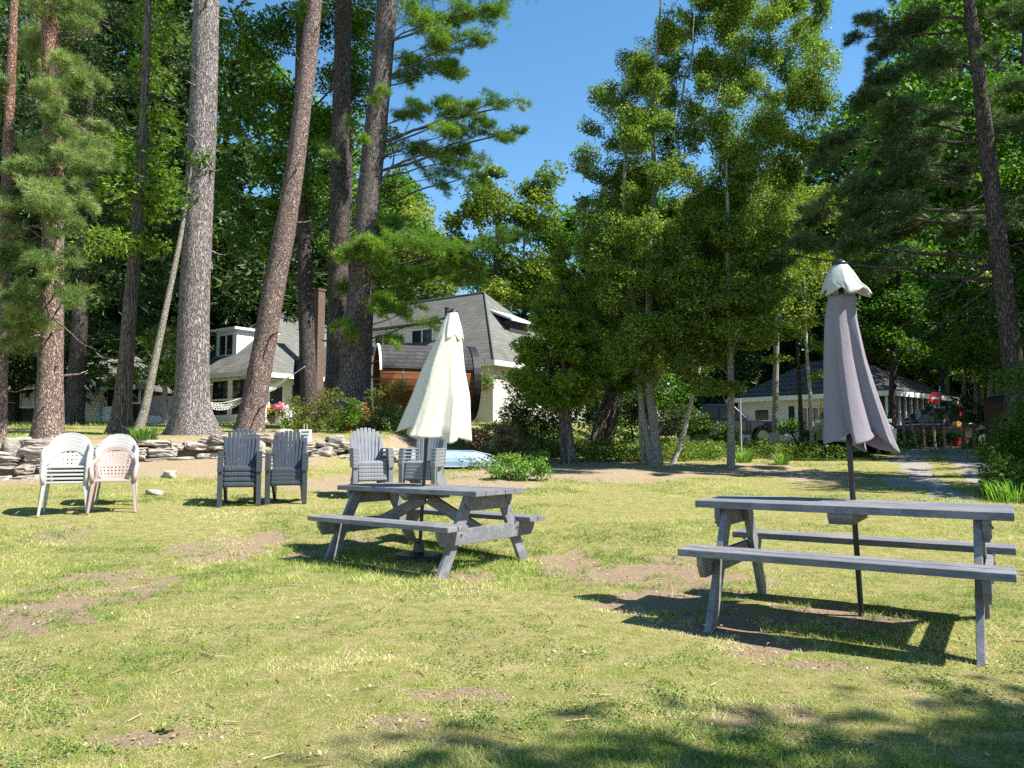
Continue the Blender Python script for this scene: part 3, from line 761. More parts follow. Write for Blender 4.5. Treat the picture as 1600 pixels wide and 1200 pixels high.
# overturned boat
M_boat = pm('boat_hull', (.30, .40, .50), (.22, .31, .41), scale=3, rough=.45, spec=.5, bump=.1)
b = G(712, 731); t = empty('rowing_boat', b, -.06, 'pale blue boat lying upside down behind the chairs', 'boat')
V = []; F = []; NS = 22
for i in range(NS+1):
    u = -1+2*i/NS; wd = .46*(1-abs(max(u, -.75))**2.6*.97 if u > -.75 else .72); hgt = .36*(1-.35*max(0, u)**2)*(1 if u > -.8 else .9); wd = max(wd, .015)
    for k in range(13):
        a = PI*k/12; V.append((u*1.05, wd*math.cos(a), .02+hgt*max(0, math.sin(a))**.75*(1-(.55*max(0, u-.6)/.4))))
for i in range(NS):
    for k in range(12): F.append((i*13+k, i*13+k+1, (i+1)*13+k+1, (i+1)*13+k))
F.append(tuple(range(13))); F.append(tuple(NS*13+k for k in range(13))[::-1])
m = MB(); m.add(V, F); m.build('hull', M_boat, t, smooth=False, bevel=.004)
m = MB(); m.tube([(-1.05, 0, .385), (-.3, 0, .395), (.4, 0, .385), (.8, 0, .30), (1.05, 0, .12)], .016, 6); m.build('keel', M_boat, t)
for s in (-1, 1):
    m = MB(); m.tube([(x, s*(.475*(1-abs(max(x/1.05, -.75))**2.6*.97) if x/1.05 > -.75 else .345), .035) for x in (-1.05, -.8, -.5, 0, .4, .7, .9, 1.02)], .018, 6); m.build('gunwale', pm('boat_rim', (.42, .50, .56)), t)

# notice on a stake
b = GD(477, 16.8); t = empty('notice_sign', b, 0, 'small white notice with dark lines of print on a stake', 'sign')
top = PY(477, 671, 16.8).z-b.z; bot = PY(477, 690, 16.8).z-b.z; hw = 10*16.8/FPX
m = MB(); m.box(-hw, hw, -.012, .0, bot, top); m.build('board', pm('white_sign', (.82, .83, .84), rough=.4, bump=0), t, .003)
for sx in (-.045, .02): m = MB(); m.box(sx, sx+.022, .002, .02, -.1, top+.12); m.build('stake', pm('raw_stake', (.5, .42, .34)), t)
for i, (f, wd, hgt) in enumerate(((.80, .60, .034), (.53, .52, .034), (.28, .40, .03))):      # the print is only smudges in the photo
    z = bot+(top-bot)*f; m = MB(); x = -hw*wd; r_ = random.Random(i)
    while x < hw*wd-.012:
        w_ = r_.uniform(.010, .018); m.box(x, x+w_, -.0155, -.0135, z-hgt/2, z+hgt/2*r_.uniform(.5, 1)); x += w_+.006
    m.build('print_line', pm('sign_ink', (.03, .05, .12), bump=0), t)

# ================================================================== dry stone wall
def stone_arrays(sx, sy, sz, rng, seed):
    n = 6; V = []; F = []; key = {}
    def vid(p):
        k = tuple(round(c, 4) for c in p)
        if k not in key:
            key[k] = len(V); q = np.array(p); q = q/(np.sum(np.abs(q)**5)**(1/5))
            q = q*(1+.30*(fbm(q[0]*1.7+seed*3.1, q[1]*1.7+q[2]*2.3, seed, 3)-.5)*2)
            q[0] *= sx/2; q[1] *= sy/2; q[2] *= sz/2; V.append(tuple(q))
        return key[k]
    g_ = [-1+2*i/n for i in range(n+1)]
    for ax in range(3):
        for sgn in (-1, 1):
            for i in range(n):
                for j in range(n):
                    c = [(g_[i], g_[j]), (g_[i+1], g_[j]), (g_[i+1], g_[j+1]), (g_[i], g_[j+1])]
                    if sgn < 0: c = c[::-1]
                    f = []
                    for a, b_ in c:
                        p = [0, 0, 0]; p[ax] = sgn; p[(ax+1) % 3] = a; p[(ax+2) % 3] = b_; f.append(vid(p))
                    F.append(tuple(f))
    return V, F
def stone_mat():
    n = N('field_stone'); v = n.coord((1, 1, 1)); oi = n.n('ObjectInfo')
    a = n.ramp(n.noise(n.coord((1, 1, 3.5)), 7, 6, .7), [(.3, (.16, .14, .12)), (.5, (.36, .335, .305)), (.72, (.60, .57, .52))])
    b2 = n.ramp(oi.outputs['Random'], [(0, (.78, .72, .70)), (.5, (1, .96, .92)), (1, (1.15, 1.1, 1.02))])
    c = n.mix(1.0, a, b2, 'MULTIPLY'); n.base(c); n.bump(n.noise(n.coord((1, 1, 4)), 18, 5, .7), .8, .03); return n.fin(.9, .2)
M_stone = stone_mat()
rng = np.random.default_rng(11)
wall = empty('stone_wall', (-8, wall_y(-8), hz(-8, wall_y(-8)-.4)), 0, 'low dry stone retaining wall of flat grey fieldstones below the pines', 'wall')
W0 = np.array(wall.location)
cnt = 0
for course in range(7):
    x = -13.4+rng.uniform(0, .3)
    while x < -3.4:
        wx = rng.uniform(.22, .95); hh = rng.uniform(.085, .185); yb_ = wall_y(x+wx/2); zb = hz(x+wx/2, yb_-.35); zt = hz(x+wx/2, yb_+.45)
        H_ = max(.12, zt-zb+.02); z = zb+course*.128+hh/2-.03
        if z < zb+H_-.02 and rng.uniform() > .05 and not (x > -7.4 and rng.uniform() < .2):
            big = 1.0+.5*(z > zb+H_-.2)
            V, F = stone_arrays(wx*1.06, rng.uniform(.3, .5), hh*1.08*(1.15 if big > 1 else 1), rng, 100+cnt)
            m = MB(); m.add(V, F); o = m.build('stone', M_stone, wall, smooth=False, bevel=0)
            o.location = np.array([x+wx/2, yb_+(course*.035)-.06+rng.uniform(-.09, .09), z])-W0
            o.rotation_euler = (rng.uniform(-.10, .10), rng.uniform(-.10, .10), math.atan(.45)+rng.uniform(-.22, .22)); cnt += 1
        x += wx+.01
BOUL = [(28, 702, .5, .34, .42, 'rounded boulder at the left end of the stone wall'), (65, 706, .0, 0, 0, ''), (95, 716, .75, .4, .26, 'long flat capstone lying behind the white chair stack'), (243, 768, .28, .2, .09, 'small pale rock lying alone on the lawn'),
        (265, 741, .22, .2, .16, 'round pale stone at the foot of the wall'), (398, 692, .55, .5, .36, 'pinkish boulder behind the taller slate chair stack'), (505, 705, .5, .4, .22, 'pale flat rock right of the notice sign'),
        (525, 694, .42, .3, .25, 'tilted rock nearest the pale grey chair stack'), (445, 702, .4, .3, .3, 'rock between the two slate chair stacks'), (330, 700, .45, .35, .2, 'flat rock left of the taller slate chair stack')]
for i, (px, py, sx, sy, sz, lb) in enumerate(BOUL):
    if not sx: continue
    p = G(px, py+4); V, F = stone_arrays(sx, sy, sz, rng, 300+i); m = MB(); m.add(V, F)
    o = m.build('boulder', M_stone, None, smooth=True); o.location = (p.x, p.y, p.z+sz*.28); o.rotation_euler = (rng.uniform(-.15, .15), rng.uniform(-.15, .15), rng.uniform(-.5, .5))
    tag(o, lb, 'rock', 'loose rocks around the wall')
# ================================================================== houses
def shingle_mat(name, c1, c2, mort, bw=.32, rh=.15, off=.5):
    n = N(name); c = n.n('TexCoord'); s = n.n('SeparateXYZ'); n.l(c.outputs['Object'], s.inputs[0])
    a = n.n('Math'); a.operation = 'ADD'; n.l(s.outputs[0], a.inputs[0]); n.l(s.outputs[1], a.inputs[1])
    cb = n.n('CombineXYZ'); n.l(a.outputs[0], cb.inputs[0]); n.l(s.outputs[2], cb.inputs[1])
    b = n.n('TexBrick'); b.offset = off; b.inputs['Scale'].default_value = 1; b.inputs['Brick Width'].default_value = bw; b.inputs['Row Height'].default_value = rh
    b.inputs['Mortar Size'].default_value = .012; b.inputs['Mortar Smooth'].default_value = .6
    b.inputs['Color1'].default_value = (*c1, 1); b.inputs['Color2'].default_value = (*c2, 1); b.inputs['Mortar'].default_value = (*mort, 1); n.l(cb.outputs[0], b.inputs['Vector'])
    nz = n.ramp(n.noise(n.coord(), .9, 5, .7), [(.3, (.72, .74, .70)), (.7, (1.1, 1.1, 1.08))])
    n.base(n.mix(1.0, b.outputs['Color'], nz, 'MULTIPLY'))
    iv = n.n('Math'); iv.operation = 'SUBTRACT'; iv.inputs[0].default_value = 1; n.l(b.outputs['Fac'], iv.inputs[1]); n.bump(iv.outputs[0], .6, .02); return n.fin(.9, .15)
def siding_mat(name, c1, c2, rh=.13):
    n = N(name); c = n.n('TexCoord'); s = n.n('SeparateXYZ'); n.l(c.outputs['Object'], s.inputs[0])
    m = n.n('Math'); m.operation = 'MODULO'; m.inputs[1].default_value = rh; n.l(s.outputs[2], m.inputs[0])
    k = n.n('Math'); k.operation = 'DIVIDE'; k.inputs[1].default_value = rh; n.l(m.outputs[0], k.inputs[0])
    line = n.ramp(k.outputs[0], [(0, (.45, .45, .45)), (.10, (1, 1, 1)), (1, (.92, .92, .92))])
    base = n.ramp(n.noise(n.coord(), 1.3, 4), [(.3, c2), (.7, c1)]); n.base(n.mix(1.0, base, line, 'MULTIPLY')); n.bump(k.outputs[0], .5, .02); return n.fin(.6, .3)
M_roofg = shingle_mat('grey_shingles', (.17, .17, .155), (.13, .13, .122), (.10, .105, .10), .34, .17)
M_roofd = shingle_mat('dark_metal_tiles', (.075, .068, .062), (.06, .054, .05), (.30, .28, .26), .36, .30, 0)  # pale joint colour paints in the bright highlights along the tile ribs
M_siding = siding_mat('cream_siding', (.60, .585, .54), (.52, .505, .46)); M_sidew = siding_mat('white_siding', (.80, .80, .80), (.74, .74, .75))
M_white = pm('white_trim', (.80, .80, .78), (.72, .72, .70), rough=.5, bump=.05)
M_glass = pm('dark_glass', (.012, .018, .022), (.02, .028, .03), rough=.08, spec=.7, bump=0)
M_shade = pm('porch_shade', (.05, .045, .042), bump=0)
M_brickw = shingle_mat('pale_brick', (.72, .70, .62), (.62, .60, .53), (.42, .40, .36), .25, .085)
M_brickb = shingle_mat('brown_brick', (.11, .065, .05), (.15, .09, .07), (.20, .18, .16), .22, .08)
M_board = pm('weathered_board', (.33, .29, .24), (.24, .20, .165), scale=5, stretch=(4, 4, .5), rough=.85, bump=.4, bscale=20)
def hip(x0, x1, y0, y1, ze, zr, ax, h0, h1, ov=.35, th=.16):
    """hip roof solid; ridge along ax; h0/h1: how far the ridge starts in from each end"""
    x0 -= ov; x1 += ov; y0 -= ov; y1 += ov
    if ax == 'x': cy = (y0+y1)/2; R = [(x0+h0, cy, zr), (x1-h1, cy, zr)]
    else: cx = (x0+x1)/2; R = [(cx, y0+h0, zr), (cx, y1-h1, zr)]
    b = [(x0, y0), (x1, y0), (x1, y1), (x0, y1)]
    V = [(x, y, ze-th) for x, y in b]+[(x, y, ze) for x, y in b]+R
    F = [(3, 2, 1, 0)]+[(i, (i+1) % 4, 4+(i+1) % 4, 4+i) for i in range(4)]
    if ax == 'x': F += [(4, 5, 9, 8), (5, 6, 9), (6, 7, 8, 9), (7, 4, 8)]
    else: F += [(4, 5, 8), (5, 6, 9, 8), (6, 7, 9), (7, 4, 8, 9)]
    m = MB(); m.add(V, F); return m
def win(parent, face, c, wd, z0, z1, off=0, mull=1, fr=.09, rail=False, mat=M_white if True else None):
    """window on plane face 'x-' (x=off) or 'y-' (y=off), centred at coordinate c"""
    def bx(m, a0, a1, b0, b1, d0, d1):
        if face == 'x-': m.box(off-d1, off-d0, a0, a1, b0, b1)
        else: m.box(a0, a1, off-d1, off-d0, b0, b1)
    f = MB(); a0, a1 = c-wd/2, c+wd/2
    bx(f, a0, a1, z1-fr, z1, -.02, .05); bx(f, a0, a1, z0, z0+fr, -.02, .06); bx(f, a0, a0+fr, z0+fr, z1-fr, -.02, .05); bx(f, a1-fr, a1, z0+fr, z1-fr, -.02, .05)
    for k in range(mull): x = a0+(a1-a0)*(k+1)/(mull+1); bx(f, x-fr*.4, x+fr*.4, z0+fr, z1-fr, -.02, .045)
    if rail: zz = z0+(z1-z0)*.5; bx(f, a0+fr, a1-fr, zz-.04, zz+.04, -.02, .042)
    o = f.build('window', mat, parent); p = MB(); bx(p, a0+fr*.5, a1-fr*.5, z0+fr*.5, z1-fr*.5, -.015, .012); p.build('pane', M_glass, o); return o
RZ = math.atan2(.81, .585)
# --- right wing with the steep roof (corner towards camera)
cB = PY(770, 565, 34); gz0 = hz(cB.x, 34); B = empty('shingled_house', (cB.x, 34, 0), RZ, 'cream sided house wing with steep grey shingle roof behind the barrel sauna', 'house')
zE = cB.z; zR = zE+4.15
m = MB(); m.box(.02, 8, 0, 13, gz0-1, zE-.1); m.build('wall', M_siding, B)
hip(0, 8, 0, 13, zE, zR, 'y', 3.9, 1, .3).build('roof', M_roofg, B)
m = MB(); m.box(-.42, 8.42, -.42, -.30, zE-.20, zE+.02); m.box(-.42, -.30, -.29, 13.3, zE-.20, zE+.02); m.build('gutter', M_white, B)
m = MB(); m.tube([(4, 3.6, zR), (4, 12, zR)], .07, 6); m.tube([(-.3, -.3, zE+.03), (4, 3.6, zR+.01)], .05, 6); m.build('ridge_cap', pm('ridge', (.12, .12, .12)), B)
d0, d1 = 4.1, 9.1; m = MB(); m.box(1.2, 3.4, d0, d1, zE+.9, zE+2.25); o = m.build('dormer', M_sidew, B)
m = MB(); m.add([(.95, d0-.2, zE+2.25), (.95, d1+.2, zE+2.25), (3.8, d1+.2, zE+2.62), (3.8, d0-.2, zE+2.62), (.95, d0-.2, zE+2.35), (.95, d1+.2, zE+2.35), (3.8, d1+.2, zE+2.72), (3.8, d0-.2, zE+2.72)], [(0, 1, 2, 3), (7, 6, 5, 4), (0, 4, 5, 1), (1, 5, 6, 2), (2, 6, 7, 3), (3, 7, 4, 0)]); m.build('dormer_roof', M_roofg, B)
win(B, 'x-', 5.3, 1.5, zE+1.15, zE+2.1, 1.2, 1); win(B, 'x-', 8.0, 1.3, zE+1.15, zE+2.1, 1.2, 1)
win(B, 'x-', 3, 1.3, gz0+1.0, gz0+2.2, .02, 1); win(B, 'x-', 7, 1.0, gz0+1.0, gz0+2.2, .02, 1); win(B, 'x-', 10, 1.0, gz0+1.0, gz0+2.1, .02, 1)
win(B, 'y-', 2.9, 1.1, gz0+.7, gz0+2.2, 0, 0, rail=True); win(B, 'y-', 5.6, 1.1, gz0+.7, gz0+2.2, 0, 0, rail=True)
m = MB(); m.add([(3.0, 1.15, zE+2.35), (4.9, 1.15, zE+2.35), (4.9, 2.6, zE+2.95), (3.0, 2.6, zE+2.95), (3.0, 1.15, zE+2.45), (4.9, 1.15, zE+2.45), (4.9, 2.6, zE+3.05), (3.0, 2.6, zE+3.05)], [(3, 2, 1, 0), (4, 5, 6, 7), (0, 1, 5, 4), (1, 2, 6, 5), (2, 3, 7, 6), (3, 0, 4, 7)]); m.build('dormer_awning', pm('pale_metal', (.62, .66, .70), rough=.35, spec=.5), B)
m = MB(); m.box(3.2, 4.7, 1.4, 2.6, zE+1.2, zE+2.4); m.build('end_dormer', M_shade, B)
m = MB(); m.lathe([(.12, -.1), (.12, .28), (.14, .30), (.14, .34)], 12, (2.6, 4.9, zE+2.95)); m.build('roof_vent', pm('vent', (.05, .05, .05)), B)
# hanging basket
q = PY(757, 598, 32.6); t = empty('hanging_basket', (q.x, q.y, q.z-.35), 0, 'hanging basket of greenery by the corner of the cream house', 'plant')
m = MB(); m.lathe([(.10, .0), (.22, .18), (.24, .24)], 12); m.build('pot', pm('terracotta', (.35, .16, .11)), t)
rg = np.random.default_rng(3); C = rg.normal(size=(420, 3))*np.array([.26, .26, .17])+np.array([0, 0, .4])
M_bush = leaf_mat('bush_leaf', (.02, .06, .01), (.07, .16, .03), (.20, .30, .06), .3)
V, Fc, k = leaves(C, .11, rg); link('foliage', np_mesh('foliage', V, [Fc], np.repeat(rg.uniform(0, 1, 420), 4)), M_bush, t)
m = MB(); m.tube([(0, 0, .25), (0, 0, 1.35)], .012, 5); m.build('hanger', M_bolt, t)
# --- left wing with hip roof and big porch windows
cA = PY(390, 581, 36.6); A = empty('porch_house', (cA.x, 36.6, 0), RZ, 'house wing with grey hip roof, small dormer and white framed porch windows', 'house')
ga = hz(cA.x, 36.6); zE = cA.z; zR = zE+3.75; Wd, Ld = 8.3, 11
m = MB(); m.box(.5, Ld, .5, Wd, ga-1, zE-.1); m.build('wall', M_sidew, A)
m = MB(); m.box(.44, .49, .6, Wd, ga+.35, zE-.12); m.build('porch_screen', M_glass, A)
m = MB(); m.box(0, .44, 0, Wd, ga-1, ga+.45)
for y in (.0, 1.55, 3.2, 4.9, 6.6, Wd-.15): m.box(.0, .16, y, y+.16, ga+.45, zE-.12)
for (a, b) in ((.16, 1.55), (1.71, 3.2), (3.36, 4.9), (5.06, 6.6)): m.box(.05, .12, a, b, ga+1.15, ga+1.24); m.box(.04, .14, a, b, zE-.32, zE-.17)
m.build('porch_frame', M_white, A)
hip(0, Ld, 0, Wd, zE, zR, 'x', 4.6, 1, .3).build('roof', M_roofg, A)
m = MB(); m.box(-.42, Ld+.3, -.42, -.30, zE-.20, zE+.02); m.box(-.42, -.30, -.29, Wd+.3, zE-.20, zE+.02); m.build('gutter', M_white, A)
m = MB(); m.tube([(-.3, -.3, zE+.03), (4.35, Wd/2, zR+.02), (Ld-1, Wd/2, zR+.02)], .05, 6); m.build('ridge_cap', pm('ridge', (.12, .12, .12)), A)
m = MB(); m.box(1.1, 3.3, 2.7, 4.45, zE+.7, zE+2.4); m.build('dormer', M_sidew, A)
m = MB(); m.box(.85, 3.6, 2.5, 4.65, zE+2.4, zE+2.52); m.build('dormer_roof', M_white, A)
win(A, 'x-', 3.55, 1.35, zE+1.05, zE+2.25, 1.1, 1)
o = win(A, 'y-', 1.9, .95, ga+.1, ga+2.05, .5, 0); o.name = 'door'
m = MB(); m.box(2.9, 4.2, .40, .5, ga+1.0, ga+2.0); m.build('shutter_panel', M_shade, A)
# chimney
q = PY(499, 455, 39.5); t = empty('brick_chimney', (q.x, q.y, ga), RZ, 'tall brown brick chimney with pale sunny side between the pine trunks', 'chimney')
m = MB(); m.box(-.22, .22, -.2, .2, 0, q.z-ga); m.build('shaft', M_brickb, t); m = MB(); m.box(-.26, .26, -.24, .24, q.z-ga, q.z-ga+.1); m.build('cap', M_brickb, t)
# flowers by the porch
for i, (px, col, lb) in enumerate(((436, ((.5, .05, .2), (.75, .15, .35), (.85, .4, .5)), 'pot of pink flowers beside the leaning pine'), (420, ((.5, .12, .02), (.75, .28, .05), (.8, .5, .1)), 'pot of orange flowers beside the pink ones'))):
    b = GD(px+ (0 if i == 0 else 6), 30); t = empty('flower_pot', b, 0, lb, 'flowers')
    m = MB(); m.lathe([(.17, 0), (.24, .32), (.26, .34)], 14); m.build('pot', M_white if i == 0 else pm('terracotta', (.35, .16, .11)), t)
    C = rg.normal(size=(260, 3))*np.array([.15, .15, .11])+np.array([0, 0, .5+(.12 if i == 0 else 0)]); V, Fc, k = leaves(C, .08, rg)
    link('blossoms', np_mesh('blossoms', V, [Fc], np.repeat(rg.uniform(0, 1, 260), 4)), leaf_mat('petal%d' % i, *col, .2), t)
    C = rg.normal(size=(300, 3))*np.array([.17, .17, .11])+np.array([0, 0, .40]); V, Fc, k = leaves(C, .09, rg); link('foliage', np_mesh('foliage', V, [Fc], np.repeat(rg.uniform(0, 1, 300), 4)), M_bush, t)
# --- cottage far left
q0 = PY(-20, 600, 35); q1 = PY(206, 600, 35); gc = hz(-19, 35); t = empty('grey_cottage', (q0.x, 35, gc), 0, 'low cottage with dark porch and white brick pillar behind the left pines', 'house')
Lc = q1.x-q0.x; ze = PY(100, 603, 35).z-gc; zr = PY(100, 563, 38).z-gc
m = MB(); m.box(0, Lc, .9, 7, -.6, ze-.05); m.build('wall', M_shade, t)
m = MB(); m.add([(-.4, -.4, ze-.12), (Lc+.3, -.4, ze-.12), (Lc+.3, 7.4, ze-.12), (-.4, 7.4, ze-.12), (-.4, -.4, ze), (Lc+.3, -.4, ze), (Lc+.3, 7.4, ze), (-.4, 7.4, ze), (3.2, 3.5, zr+.1), (Lc-1.6, 3.5, zr+.3)], [(3, 2, 1, 0), (0, 1, 5, 4), (1, 2, 6, 5), (2, 3, 7, 6), (3, 0, 4, 7), (4, 5, 9, 8), (5, 6, 9), (6, 7, 8, 9), (7, 4, 8)]); m.build('roof', M_roofg, t)
m = MB(); m.box(-.45, Lc+.35, -.5, -.4, ze-.18, ze+.02); m.build('fascia', M_white, t)
xp = PY(147, 600, 35).x-q0.x; m = MB(); m.box(xp-.33, xp+.33, -.05, .6, -.6, ze-.12); m.build('brick_pillar', M_brickw, t)
win(t, 'y-', 1.6, 1.3, .7, 2.1, .9, 1, rail=False); win(t, 'y-', xp+1.3, .8, .9, 2.0, .9, 0)
m = MB(); m.box(xp+.35, Lc-.1, .1, .2, .05, .75); m.build('railing', M_white, t)
# wooden fence
p0, p1 = PY(231, 618, 30), PY(318, 618, 30.5); gf = hz((p0.x+p1.x)/2, 30)
t = empty('wooden_fence', (p0.x, p0.y, gf), math.atan2(p1.y-p0.y, p1.x-p0.x), 'weathered vertical board fence left of the biggest pine trunk', 'fence'); Lf = (p1-p0).length; hf = p0.z-gf
m = MB(); k = 0
while k*.145 < Lf: m.box(k*.145, k*.145+.135, -.012, .012, .02, hf+(.0 if k % 3 else .02)); k += 1
m.build('boards', M_board, t); m = MB(); m.box(0, Lf, .014, .05, .3, .4); m.box(0, Lf, .014, .05, hf-.3, hf-.2); m.build('rail', M_board, t)
m = MB(); m.box(-.14, -.01, -.06, .08, -.3, hf+.05); m.build('post', M_board, t)
m = MB(); m.box(0, Lf*1.05, -1.0, -.5, -.3, .28); o = m.build('sunlit_base', pm('sunlit_pale', (.62, .60, .54), (.5, .48, .43)), t)  # pale block: sunlight at the fence bottom put into its colour
# hammock slung low
t = empty('hammock', (0, 0, 0), 0, 'white rope hammock slung low between the biggest pine and the leaning pine', 'hammock')
a = PY(300, 622, 22.5); b = PY(392, 622, 22.5); a.z += .15; t.location = a; V = []; F = []; m = MB()
def hp(u, v): return Vector((b.x-a.x, 0, 0))*u+Vector((0, (v-.5)*.9*math.sin(PI*u)**.5, -.45*4*u*(1-u)-.05+(abs(v-.5)*.35)*math.sin(PI*u)))
for i in range(7): v = i/6; m.tube([hp(k/14, v) for k in range(15)], .012, 4)
for i in range(1, 22): u = i/22; m.tube([hp(u, v/4) for v in range(5)], .010, 4)
m.build('net', pm('rope_white', (.72, .70, .66), bump=0), t)
m = MB(); m.tube([PY(420, 612, 27)-a, PY(476, 573, 26.5)-a], .018, 5); m.add([PY(416, 604, 27)-a, PY(452, 588, 27)-a, PY(440, 604, 27.1)-a, PY(420, 613, 27)-a], [(0, 1, 2, 3)]); o = m.build('hammock_end', pm('rope_white', (.72, .70, .66), bump=0), None); o.location = a; o.name = 'rope_sling'; tag(o, 'pale rope and cloth sling running down from the trunk by the porch', 'hammock rope')
# closed black umbrella by the porch
b = GD(468, 29); t = empty('black_umbrella', b, 0, 'closed black umbrella beside the pale trunk in front of the porch house', 'umbrella')
c_ = canopy(29, [(558, 466, 2), (563, 467, 7), (580, 467, 8.5), (614, 468, 8)], 6, 21, o0=b); m = MB(); m.add(*c_); M_blk = fabric('black_cloth', (.012, .012, .016), .02); m.build('canopy', M_blk, t, smooth=True)
m = MB(); m.tube([(0, 0, -.1), PY(467, 557, 29)-b], .03, 8); m.build('pole', M_pole, t)

# --- barrel sauna
Ys = 26.5; bL, bR = PY(588, 596, Ys-.45), PY(738, 600, Ys+.45); cz = (PY(600, 545, Ys).z+PY(600, 651, Ys).z)/2; R = (PY(600, 543, Ys).z-PY(600, 651, Ys).z)/2
t = empty('barrel_sauna', ((bL.x+bR.x)/2, Ys, hz((bL.x+bR.x)/2, Ys)), math.atan2(bR.y-bL.y, bR.x-bL.x), 'round cedar barrel sauna with black shingle top behind the cream umbrella', 'sauna')
Lh = (bR-bL).length/2; cz -= t.location.z
n = N('cedar_staves'); c0 = n.noise(n.coord((.3, 6, 6)), 5, 5, .7); n.base(n.ramp(c0, [(.3, (.10, .034, .010)), (.6, (.22, .080, .022)), (.8, (.30, .12, .035))])); M_cedar = n.fin(.6, .3)
def arc(r, a0, a1, n, x0, x1, th=.05):
    V = []; F = []
    for i in range(n+1):
        a = a0+(a1-a0)*i/n
        for x in (x0, x1):
            for rr in (r, r-th): V.append((x, -rr*math.sin(a), cz+rr*math.cos(a)))
    for i in range(n): k = 4*i; F += [(k, k+4, k+6, k+2), (k+1, k+3, k+7, k+5), (k, k+1, k+5, k+4), (k+2, k+6, k+7, k+3)]
    F += [(0, 2, 3, 1), (4*n, 4*n+1, 4*n+3, 4*n+2)]
    return V, F
m = MB()
for i in range(40): a = 2*PI*i/40; V, F = arc(R, a+.006, a+2*PI/40-.006, 1, -Lh, Lh); m.add(V, F)
m.build('staves', M_cedar, t)
for x in (-Lh*.55, Lh*.02, Lh*.6): V, F = arc(R+.012, 0, 2*PI, 40, x-.02, x+.02, .01); m = MB(); m.add(V, F); m.build('steel_band', M_bolt, t)
V, F = arc(R+.07, -1.28, 1.28, 24, -Lh+.02, Lh-.25, .05); m = MB(); m.add(V, F); m.build('shingle_cover', shingle_mat('black_shingles', (.075, .075, .085), (.05, .05, .06), (.02, .02, .02), .3, .14), t)
for x, mm in ((-Lh, M_cedar), (Lh-.20, pm('black_rim', (.02, .02, .022), rough=.5))): V, F = arc(R+.10, -1.35 if x < 0 else 0, 1.35 if x < 0 else 2*PI, 36, x-.02, x+(.05 if x < 0 else .22), .10); m = MB(); m.add(V, F); m.build('end_rim', M_white if x < 0 else mm, t)
for x in (-Lh+.25, Lh-.45): V = [(x, -R*math.sin(2*PI*i/32)*.97, cz+R*.97*math.cos(2*PI*i/32)) for i in range(32)]; m = MB(); m.add(V+[(x+.05, p[1], p[2]) for p in V], [tuple(range(32)), tuple(range(63, 31, -1))]+[(i, (i+1) % 32, 32+(i+1) % 32, 32+i) for i in range(32)]); m.build('end_wall', M_cedar, t)
for x in (-Lh*.6, Lh*.6): m = MB(); m.box(x-.08, x+.08, -R*.8, R*.8, -.6, cz-R*.72); m.build('cradle', M_board, t)

# --- right house with dark tile roof
C0 = PY(1385, 612, 38.6); Cl = PY(1153, 624, 45); v1 = Vector((C0.x-Cl.x, C0.y-Cl.y)); Ll = v1.length; ang = math.atan2(v1.y, v1.x)
gr = hz(C0.x, C0.y)-.05; ze = C0.z-gr; t = empty('white_bungalow', (Cl.x, Cl.y, gr), ang, 'white bungalow with dark metal tile roof and screened porch at the right', 'house')
Dp = 8.2; Lp = Ll
m = MB(); m.box(0, Lp*.62, 0, Dp, -.8, ze-.1); m.build('wall', M_sidew, t)
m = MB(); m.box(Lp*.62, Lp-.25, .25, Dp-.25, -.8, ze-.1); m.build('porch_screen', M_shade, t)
hip(0, Lp, 0, Dp, ze, ze+2.3, 'x', 2.6, 3.9, .35).build('roof', M_roofd, t)
m = MB(); m.box(-.45, Lp+.45, -.47, -.35, ze-.22, ze+.03); m.box(Lp+.35, Lp+.47, -.34, Dp+.4, ze-.22, ze+.03); m.build('fascia', M_white, t)
m = MB(); m.box(Lp*.62, Lp, 0, .1, -.8, .55); m.box(Lp-.1, Lp, .11, Dp, -.8, .55)
k = 0
while k < 12: y = .1+k*(Dp-.2)/11; m.box(Lp-.1, Lp, y-.05, y+.05, .56, ze-.15); k += 1
for x in (.62, .72, .82, .91): m.box(Lp*x, Lp*x+.1, 0, .1, .56, ze-.15)
m.build('porch_frame', M_white, t)
for (c, wd, ml) in ((1.55, 1.0, 0), (4.6, 1.9, 2)): win(t, 'y-', c, wd, .75, 2.15, 0, ml, .08, rail=(ml == 0))
for c in (2.35, 3.35): m = MB(); m.box(c-.16, c+.16, -.05, -.003, .7, 2.2); m.build('shutter', pm('navy_shutter', (.02, .03, .06)), t)
m = MB(); m.tube([(-.3, -.42, ze-.1), (-.3, -.42, -.6)], .05, 8); m.build('downpipe', pm('steel_grey', (.3, .32, .34), rough=.4), t)

